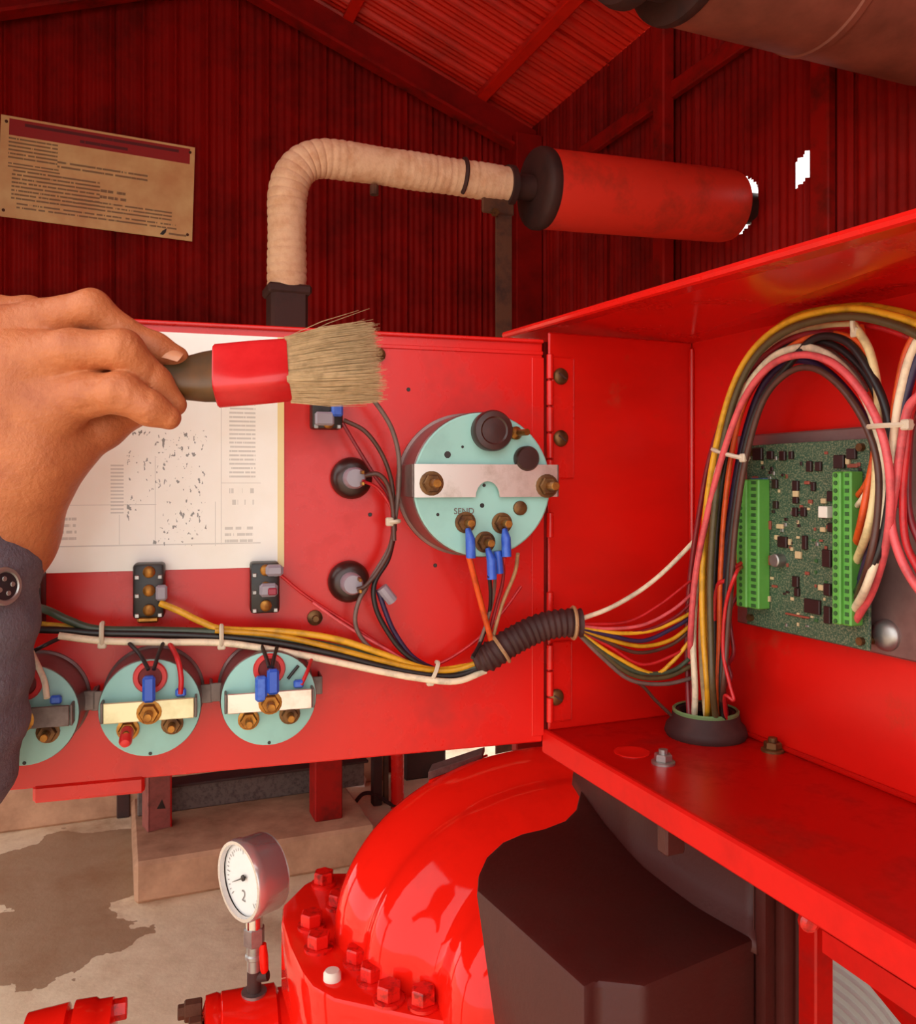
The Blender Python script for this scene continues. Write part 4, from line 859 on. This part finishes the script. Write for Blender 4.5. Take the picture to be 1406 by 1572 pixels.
for k in range(2600):
    a = random.uniform(-1, 1); b = random.uniform(-1, 1)
    if random.random() < .6:
        if random.random() < .5: a = math.copysign(1, a)*random.uniform(.9, 1.02)
        else: b = math.copysign(1, b)*random.uniform(.9, 1.02)
    s0 = bpt(438)+wv_*a*.0127+tv*b*.0072; L = random.uniform(548, 583) if random.random() < .93 else random.uniform(575, 592)
    e_ = bpt(L)+wv_*(a*.0155+random.gauss(0, .0009))+tv*(b*.0085+random.gauss(0, .0010)) - uz*.0000
    if random.random() < .012: e_ = e_+uz*random.uniform(.004, .010)
    m_ = s0.lerp(e_, .5)+wv_*a*.0008+tv*b*.0008; r_ = .00019
    d = bx.orthogonal().normalized(); d2 = bx.cross(d); vs = []
    for c, q_ in ((s0, r_), (m_, r_), (e_, r_*.4)):
        for th in (0, 2.094, 4.189): vs.append(c+(d*math.cos(th)+d2*math.sin(th))*q_)
    mb.add(vs, [(0, 1, 4, 3), (1, 2, 5, 4), (2, 0, 3, 5), (3, 4, 7, 6), (4, 5, 8, 7), (5, 3, 6, 8)])
tag(mb.build('bristles', 'bristle', bs, 0), kind='stuff')
# ------------------------------------------------------------------ pump below the door
ZF = -.50
pu = thing('pump_casing', PZ(620, 1480, -CZ+.0) if False else Vector((P(640, 740, .92).x, .92, 0)), 'glossy red split case pump with bolted flange under the door', 'pump')
outl = [(508, 1338), (468, 1354), (434, 1388), (432, 1412), (446, 1456), (462, 1490), (478, 1512), (512, 1531), (640, 1559), (770, 1582), (930, 1600), (1010, 1500), (1000, 1335)]
mb = MB(); mb.prism([PZ(x, y, ZF) for x, y in outl], (0, 0, -.085)); mb.build('flange_plate', 'red_pump', pu, 30, bevel=.006)
mb = MB(); mb.prism([PZ(x, y, ZF)+Vector((.012, .01, -.085)) for x, y in outl], (0, 0, -.07)); mb.build('lower_casing', 'red_pump', pu, 30, bevel=.006)
MB().box((0, 0, 0), (.16, .2, .70), .01, Matrix.Translation(Vector((P(760, 740, .95).x, .98, .35))) @ Matrix.Rotation(UA, 4, 'Z')).build('pedestal', 'red_pump', pu)
def bolt(px, py, mat='red_bolt', r=.0125):
    p = PZ(px, py+8, ZF); mb = MB(); mb.lathe([(0, r*1.25), (.003, r*1.25), (.0035, r)], p, uz, 20); mb.hexa(p+uz*.003, p+uz*.017, r)
    return mb.build('bolt', mat, pu)
for x, y in ((497, 1350), (520, 1384), (478, 1415), (489, 1448), (549, 1470), (571, 1498), (597, 1528), (650, 1535), (716, 1548)): bolt(x, y)
p = PZ(510, 1503, ZF); MB().lathe([(0, .009), (.006, .009), (.009, .007), (.0095, .0005)], p, uz, 20).build('plug', 'white_paint', pu)
e_ = Vector((1, .22, 0)).normalized(); wd = Vector((e_.y, -e_.x, 0)); O = Vector((P(872, 740, 1.02).x, 1.02, CZ+ZF-.005))
prof = [(-.03, .55), (-.02, .80), (-.005, .93), (.015, .985), (.035, 1.0), (.055, .985), (.075, .955), (.088, .925), (.098, .905), (.106, .905), (.116, .905), (.128, .885), (.142, .84), (.152, .79), (.160, .735), (.168, .70), (.178, .685), (.195, .685), (.212, .675), (.230, .645), (.245, .58), (.258, .46), (.262, .2)]
NT_ = 44; vs = []; fs = []
for i in range(NT_+1):
    th = math.radians(-4+102*i/NT_)
    for wv2, s in prof:
        c, sn = math.cos(th), math.sin(th); ex_ = 2.25
        x = -.285*s*math.copysign(abs(c)**(2/ex_), c); z = .184*(.25+.75*s)*math.copysign(abs(sn)**(2/ex_), sn)
        vs.append(O+e_*x+wd*(wv2-.06*max(0, sn)**2*.6)+uz*z)
n2 = len(prof)
for i in range(NT_):
    for j in range(n2-1): fs.append((i*n2+j, (i+1)*n2+j, (i+1)*n2+j+1, i*n2+j+1))
mb = MB(); mb.add(vs, fs); vo = mb.build('volute', 'red_pump', pu, 75)
vo.modifiers.new('round', 'SUBSURF').levels = 1; vo.modifiers['round'].render_levels = 1
pa, pb_ = P(657, 1198, .985), P(740, 1166, 1.02)
mb = MB(); dx_ = (pb_-pa); mb.prism([pa, pb_, pb_+uz*.007, pa+uz*.010], Vector((.004, .022, .002))); mb.build('nameplate_boss', 'bracket_grey', pu, 20, bevel=.001)
MB().prism([pa-uz*.012, pb_-uz*.012+Vector((.004, 0, 0)), pb_+Vector((.004, 0, 0)), pa], Vector((.004, .024, .0))).build('boss_base', 'red_pump', pu, 20, bevel=.002)
# pressure gauge
gd = Vector((-.70, -.714, 0)).normalized(); Yg = 1.06; gc = P(366, 1353, Yg)
pg = thing('pressure_gauge', P(390, 1525, Yg+.02), 'chrome cased dial pressure gauge standing on the red pipe flange', 'gauge')
gb = gc-gd*.045; rg = .0502
MB().lathe([(0, rg*.90), (.004, rg*.96), (.030, rg*.965), (.034, rg), (.043, rg), (.046, rg*.97), (.046, rg*.89), (.040, rg*.87)], gb, gd, 56, cap=False).build('case', 'steel', pg, 50)
MB().lathe([(-.001, rg*.2), (0, rg*.93)], gb, gd, 40).build('case_back', 'steel', pg)
MB().lathe([(.038, rg*.905), (.0445, rg*.90)], gb, gd, 56, cap=False).build('gasket', 'black_part', pg)
MB().lathe([(.036, rg*.90), (.0375, rg*.895)], gb, gd, 56).build('dial', pbr('dial_white', (232, 230, 226), .4).m, pg)
gx_ = uz.cross(gd).normalized()                  # to the viewer's right when facing the dial
def dp(x, z, d=.0385): return gb+gd*d+gx_*x+uz*z
mb = MB()
for k in range(31):
    a = math.radians(225-270*k/30); L = .006 if k % 5 == 0 else .0032; c, s = math.cos(a), math.sin(a); wq = .0005
    mb.prism([dp(c*(.038-L)-s*wq, s*(.038-L)+c*wq), dp(c*.038-s*wq, s*.038+c*wq), dp(c*.038+s*wq, s*.038-c*wq), dp(c*(.038-L)+s*wq, s*(.038-L)-c*wq)], gd*.0001)
mb.build('dial_marks', pbr('dial_print', (130, 126, 124), .5).m, pg, 0)
tc = bpy.data.curves.new('dial_mark', 'FONT'); tc.body = '2'; tc.size = .020; tc.align_x = 'CENTER'
to = bpy.data.objects.new('dial_mark', tc); COL.objects.link(to); to.parent = pg; tp = dp(.001, -.027)-Vector(pg.location); to.matrix_local = Matrix.Translation(tp) @ Matrix((gx_, uz, gd)).transposed().to_4x4(); tc.materials.append(M['dial_print']); font_mesh(to, 'dial_mark')
h0 = dp(.004, .004, .040); dr = (gx_*-.80+uz*-.42).normalized(); sd_ = gd.cross(dr)
mb = MB(); mb.prism([h0-dr*.006+sd_*.0011, h0+dr*.030+sd_*.0003, h0+dr*.030-sd_*.0003, h0-dr*.006-sd_*.0011], gd*.0006); mb.lathe([(0, .0038), (.002, .0038), (.003, .002)], h0, gd, 16); mb.build('needle', 'black_part', pg)
gp = thing_pt = P(390, 1410, Yg+.015)
def gv(py): return Vector((gp.x, gp.y, P(390, py, Yg+.015).z))
MB().cyl(gv(1405), gv(1424), .011, n=20).build('stem_collar', 'bright_steel', pg)
MB().hexa(gv(1422), gv(1450), .0135).build('hex_union', 'zinc', pg)
MB().lathe([(0, .010), (.012, .010), (.014, .0115), (.018, .0115), (.02, .009), (.034, .009)], gv(1448), (0, 0, -1), 20).build('needle_valve', 'zinc', pg)
MB().cyl(gv(1480), gv(1527), .0088, n=18).build('nipple', 'rust_dark', pg)
MB().lathe([(0, .016), (.005, .016)], gv(1521), (0, 0, -1), 20).build('base_ring', 'zinc', pg)
MB().cyl(gv(1500), gv(1500)+Vector((.018, -.002, .004)), .007, n=12).build('valve_body', 'rust_dark', pg)
mb = MB(); mb.tube([gv(1500)+Vector((.013, -.004, .008)), gv(1486)+Vector((.014, -.004, .0)), gv(1466)+Vector((.013, -.004, .0)), gv(1446)+Vector((.012, -.004, 0))], [.0035, .0055, .006, .0045], 12); mb.build('lever_handle', 'red_pump', pg)
# flanged pipes along the bottom edge
def flanged(name, label, base, axis, prof, bolts, mat='red_pump', floor_z=0.0):
    t = thing(name, Vector((base.x, base.y, 0)), label, 'pipe')
    MB().lathe(prof, base, axis, 40).build('pipe_body', mat, t, 40)
    for (a0, a1, r, ang, rad, mt) in bolts:
        ax = Vector(axis).normalized(); e1 = ax.cross(uz).normalized(); e2 = e1.cross(ax); c = base+(e1*math.cos(ang)+e2*math.sin(ang))*rad
        MB().hexa(c+ax*a0, c+ax*a1, r).build('flange_bolt', mt, t)
    MB().box((0, 0, 0), (.10, .10, base.z-.02), .005, Matrix.Translation(Vector((base.x, base.y, (base.z-.02)/2)))).build('pipe_support', 'red_pump', t)
    return t
fb = gv(1525)-uz*.067
flanged('discharge_pipe', 'red discharge pipe stub carrying the pressure gauge', fb-Vector((.060, 0.02, 0)), (1, .30, 0), [(0, .05), (.004, .066), (.018, .068), (.022, .066), (.024, .068), (.09, .068), (.094, .062), (.22, .055)],
        [(-.022, .0, .013, 2.0, .052, 'rust'), (-.016, 0, .013, 1.2, .052, 'rust'), (-.030, -.01, .009, 2.0, .052, 'rust')])
fb2 = P(120, 1616, 1.0)
flanged('coupling_pipe', 'red bolted pipe coupling at the bottom left of the floor', fb2-Vector((.055, .02, 0)), (1, .30, 0), [(-.03, .035), (0, .036), (.002, .052), (.022, .054), (.026, .054), (.046, .056), (.048, .048), (.052, .048), (.054, .057), (.076, .057), (.08, .054), (.096, .054), (.1, .03)],
        [(.096, .112, .012, .6, .040, 'red_bolt'), (.112, .12, .009, .6, .040, 'rust_dark'), (.096, .112, .012, 1.9, .040, 'red_bolt')])
# ------------------------------------------------------------------ black moulded cover
bc = thing('moulded_cover', Vector((P(950, 740, .55).x, .55, 0)), 'black moulded plastic cover with a faceted front below the enclosure shelf', 'cover')
zc = -.256
top = [(892, 1205), (884, 1240), (866, 1258), (835, 1270), (800, 1278), (770, 1291), (745, 1314), (733, 1340), (731, 1366), (896, 1514), (916, 1504), (990, 1512), (1162, 1440), (1070, 1388), (990, 1328), (930, 1262)]
T_ = [PZ(x, y, zc) for x, y in top]
bot = []
for i, p in enumerate(T_):
    q_ = p.copy(); q_.z = .0
    if i < 9: q_ += Vector((.035 if i > 3 else .01, .02, 0))
    bot.append(q_)
mid = [Vector((p.x+(.014 if 4 <= i < 9 else 0), p.y+(.01 if i < 9 else 0), CZ-.36)) for i, p in enumerate(T_)]
n = len(T_); mb = MB(); mb.add(T_+mid+bot, [tuple(range(n))]+[(i, (i+1) % n, n+(i+1) % n, n+i) for i in range(n)]+[(n+i, n+(i+1) % n, 2*n+(i+1) % n, 2*n+i) for i in range(n)]+[tuple(range(2*n, 3*n))])
mb.build('shell', 'black_plastic', bc, 25, bevel=.0035)
mb = MB()
line = crom([PZ(*q_, zc) for q_ in ((880, 1190), (905, 1228), (940, 1274), (990, 1328), (1070, 1388), (1160, 1440))], 5)
lev = [(-.262, -.006), (-.2555, -.002), (-.250, .004), (-.242, .0075), (-.228, .009), (-.20, .0095), (-.166, .010)]
def wl_(i, j):
    p = line[i]; z, o_ = lev[j]; bulge = .006*math.exp(-((i-12)/2.2)**2)
    return Vector((p.x+.35*(o_-bulge*(j > 1)), p.y+.95*(o_-bulge*(j > 1)), CZ+z))
mb.grid(wl_, len(line)-1, len(lev)-1); wo = mb.build('raised_back', 'black_plastic', bc, 70); md = wo.modifiers.new('wall', 'SOLIDIFY'); md.thickness = .003; md.offset = 1
mb = MB(); zl = [-.166, -.20, -.235, -.27, -.32, -.40, -.55, -1.0]
def sk_(i, j):
    t = i/24; p = P(1156+96*t, 740, .478-.010*t); b = .010*math.exp(-((t-.20)/.07)**2)*min(1, (8-j)/4)+.006*math.exp(-((t-.50)/.08)**2)*min(1, (8-j)/5)
    return Vector((p.x-.4*b, p.y-.9*b, CZ+zl[j]))
mb.grid(sk_, 24, len(zl)-1); wo = mb.build('side_skirt', 'black_plastic', bc, 70); md = wo.modifiers.new('wall', 'SOLIDIFY'); md.thickness = .003; md.offset = 1
# grey belt guard disc glimpsed behind the post
dc = P(1185, 1700, .68); ad = Vector((-.12, -.92, .30)).normalized()
fg = thing('fan_guard', Vector((dc.x, dc.y, 0)), 'grey ribbed fan guard glimpsed behind the red post at lower right', 'guard')
prf = [(0, .127)]
for k in range(14): prf += [(.005+.0006*k, .125-.0075*k), (.001+.0006*k, .121-.0075*k)]
MB().lathe(prf+[(0, .002)], dc, ad, 56).build('ribbed_disc', 'grey_cloth', fg, 20)
MB().cyl(dc, dc-ad*.02, .130, n=64).build('rim', 'zinc', fg)
MB().cyl(dc-ad*.02, Vector((dc.x+.02, dc.y+.05, 0)), .012, n=12).build('bracket', 'rust_dark', fg)
# ------------------------------------------------------------------ plinth and base frame on the floor
pz = -CZ+.135
pc0 = PZ(206, 1326, pz)
pl = thing('concrete_plinth', Vector((pc0.x, pc0.y, 0)), 'brown stained concrete plinth on the floor under the pump base', 'plinth')
MB().box((.40, .30, .0675), (.80, .60, .135), .012, Matrix.Translation(Vector((pc0.x, pc0.y, 0))) @ Matrix.Rotation(UA, 4, 'Z')).build('block', 'concrete_plinth', pl)
def standon(px, py): return PZ(px, py, pz)
ps = standon(250, 1272); Mx = Matrix.Translation(ps) @ Matrix.Rotation(UA+.25, 4, 'Z')
st_ = thing('channel_bracket', ps, 'dull red folded steel channel bracket standing on the plinth edge', 'bracket')
MB().box((-.012, 0, .10), (.075, .006, .20), .002, Mx).build('web', pbr('pink_steel', (150, 78, 70), .5, var=(110, 60, 52), vs=20).m, st_)
MB().box((.028, .03, .10), (.006, .07, .20), .002, Mx).build('flange', 'red_steel', st_)
MB().box((-.050, .03, .10), (.006, .07, .20), .002, Mx).build('flange', 'pink_steel', st_)
MB().box((-.01, .03, .202), (.085, .07, .006), .002, Mx).build('cap', 'red_panel', st_)
MB().prism([Mx @ Vector(q_) for q_ in ((-.022, -.0045, .075), (.008, -.0045, .070), (-.004, -.0045, .105))], (Mx.to_3x3() @ Vector((0, .002, 0)))).build('hole', 'black_part', st_)
ps = standon(500, 1252); Mx = Matrix.Translation(ps) @ Matrix.Rotation(UA, 4, 'Z'); sk = thing('steel_column', ps, 'dark red steel leg of the pump skid on the plinth', 'column')
MB().box((0, 0, .16), (.10, .10, .32), .004, Mx).build('column', 'red_steel', sk); MB().box((-.10, .02, .235), (.14, .06, .05), .004, Mx).build('beam_stub', 'red_panel', sk)
ps = standon(420, 1238); Mx = Matrix.Translation(ps) @ Matrix.Rotation(UA, 4, 'Z'); sk = thing('skid_rail', ps, 'grey steel rail lying across the plinth behind the bracket', 'rail')
MB().box((-.05, .10, .055), (.85, .03, .11), .004, Mx).build('rail_web', 'bracket_grey', sk); MB().box((-.05, .07, .114), (.85, .09, .01), .002, Mx).build('rail_flange', 'rust_dark', sk)
ps = PZ(190, 1290, -CZ); o = MB().box((0, 0, .15), (.05, .05, .30), .004, Matrix.Translation(ps+R.y*.25) @ Matrix.Rotation(UA, 4, 'Z')).build('kerb_post', 'rust_dark', None); tag(o, 'short dark rusty post standing at the left end of the plinth', 'post')
# things by the low doorway behind the pump
for nm, px, py, wd_, hh_, mt, lb in (('door_post', 610, 1240, .055, .62, 'red_panel', 'bright red round post seen between the door and the pump'), ('door_jamb', 578, 1235, .04, .62, 'rust_dark', 'dark brown jamb beside the red round post'), ('timber_post', 592, 1232, .022, .62, 'rust', 'thin rusty upright just left of the red post')):
    p = PZ(px, py, -CZ); t = MB()
    if nm == 'door_post': t.cyl(p, p+uz*hh_, wd_/2, n=20)
    else: t.box((0, 0, hh_/2), (wd_, wd_, hh_), .004, Matrix.Translation(p) @ Matrix.Rotation(UA, 4, 'Z'))
    tag(t.build(nm, mt, None), lb, 'post')
p = PZ(648, 1190, -CZ)
tag(MB().box((.0, 0, .25), (.20, .10, .50), .01, Matrix.Translation(p) @ Matrix.Rotation(UA, 4, 'Z')).build('rusty_drum', 'rust_dark', None), 'dark rusty block in the doorway behind the pump casing', 'block')
p = PZ(545, 1235, -CZ); tag(MB().prism([p+Vector((-.09, .2, 0)), p+Vector((.02, .2, 0)), p+Vector((-.05, .35, .22)), p+Vector((-.12, .35, .22))], Vector((0, .05, .02))).build('leaning_board', 'white_paint', None), 'pale board leaning by the skid leg', 'board')
p = PZ(566, 1246, -CZ)+R.x*.02; tag(MB().tube(crom([p+Vector((-.09, .02, .01)), p+Vector((-.05, .05, .05)), p+Vector((.0, .05, .05)), p+Vector((.07, .02, .02)), p+Vector((.12, 0, .012))], 6), .008, 8).build('cable_loop', 'rubber', None), 'loop of dark cable lying by the pale board', 'cable')
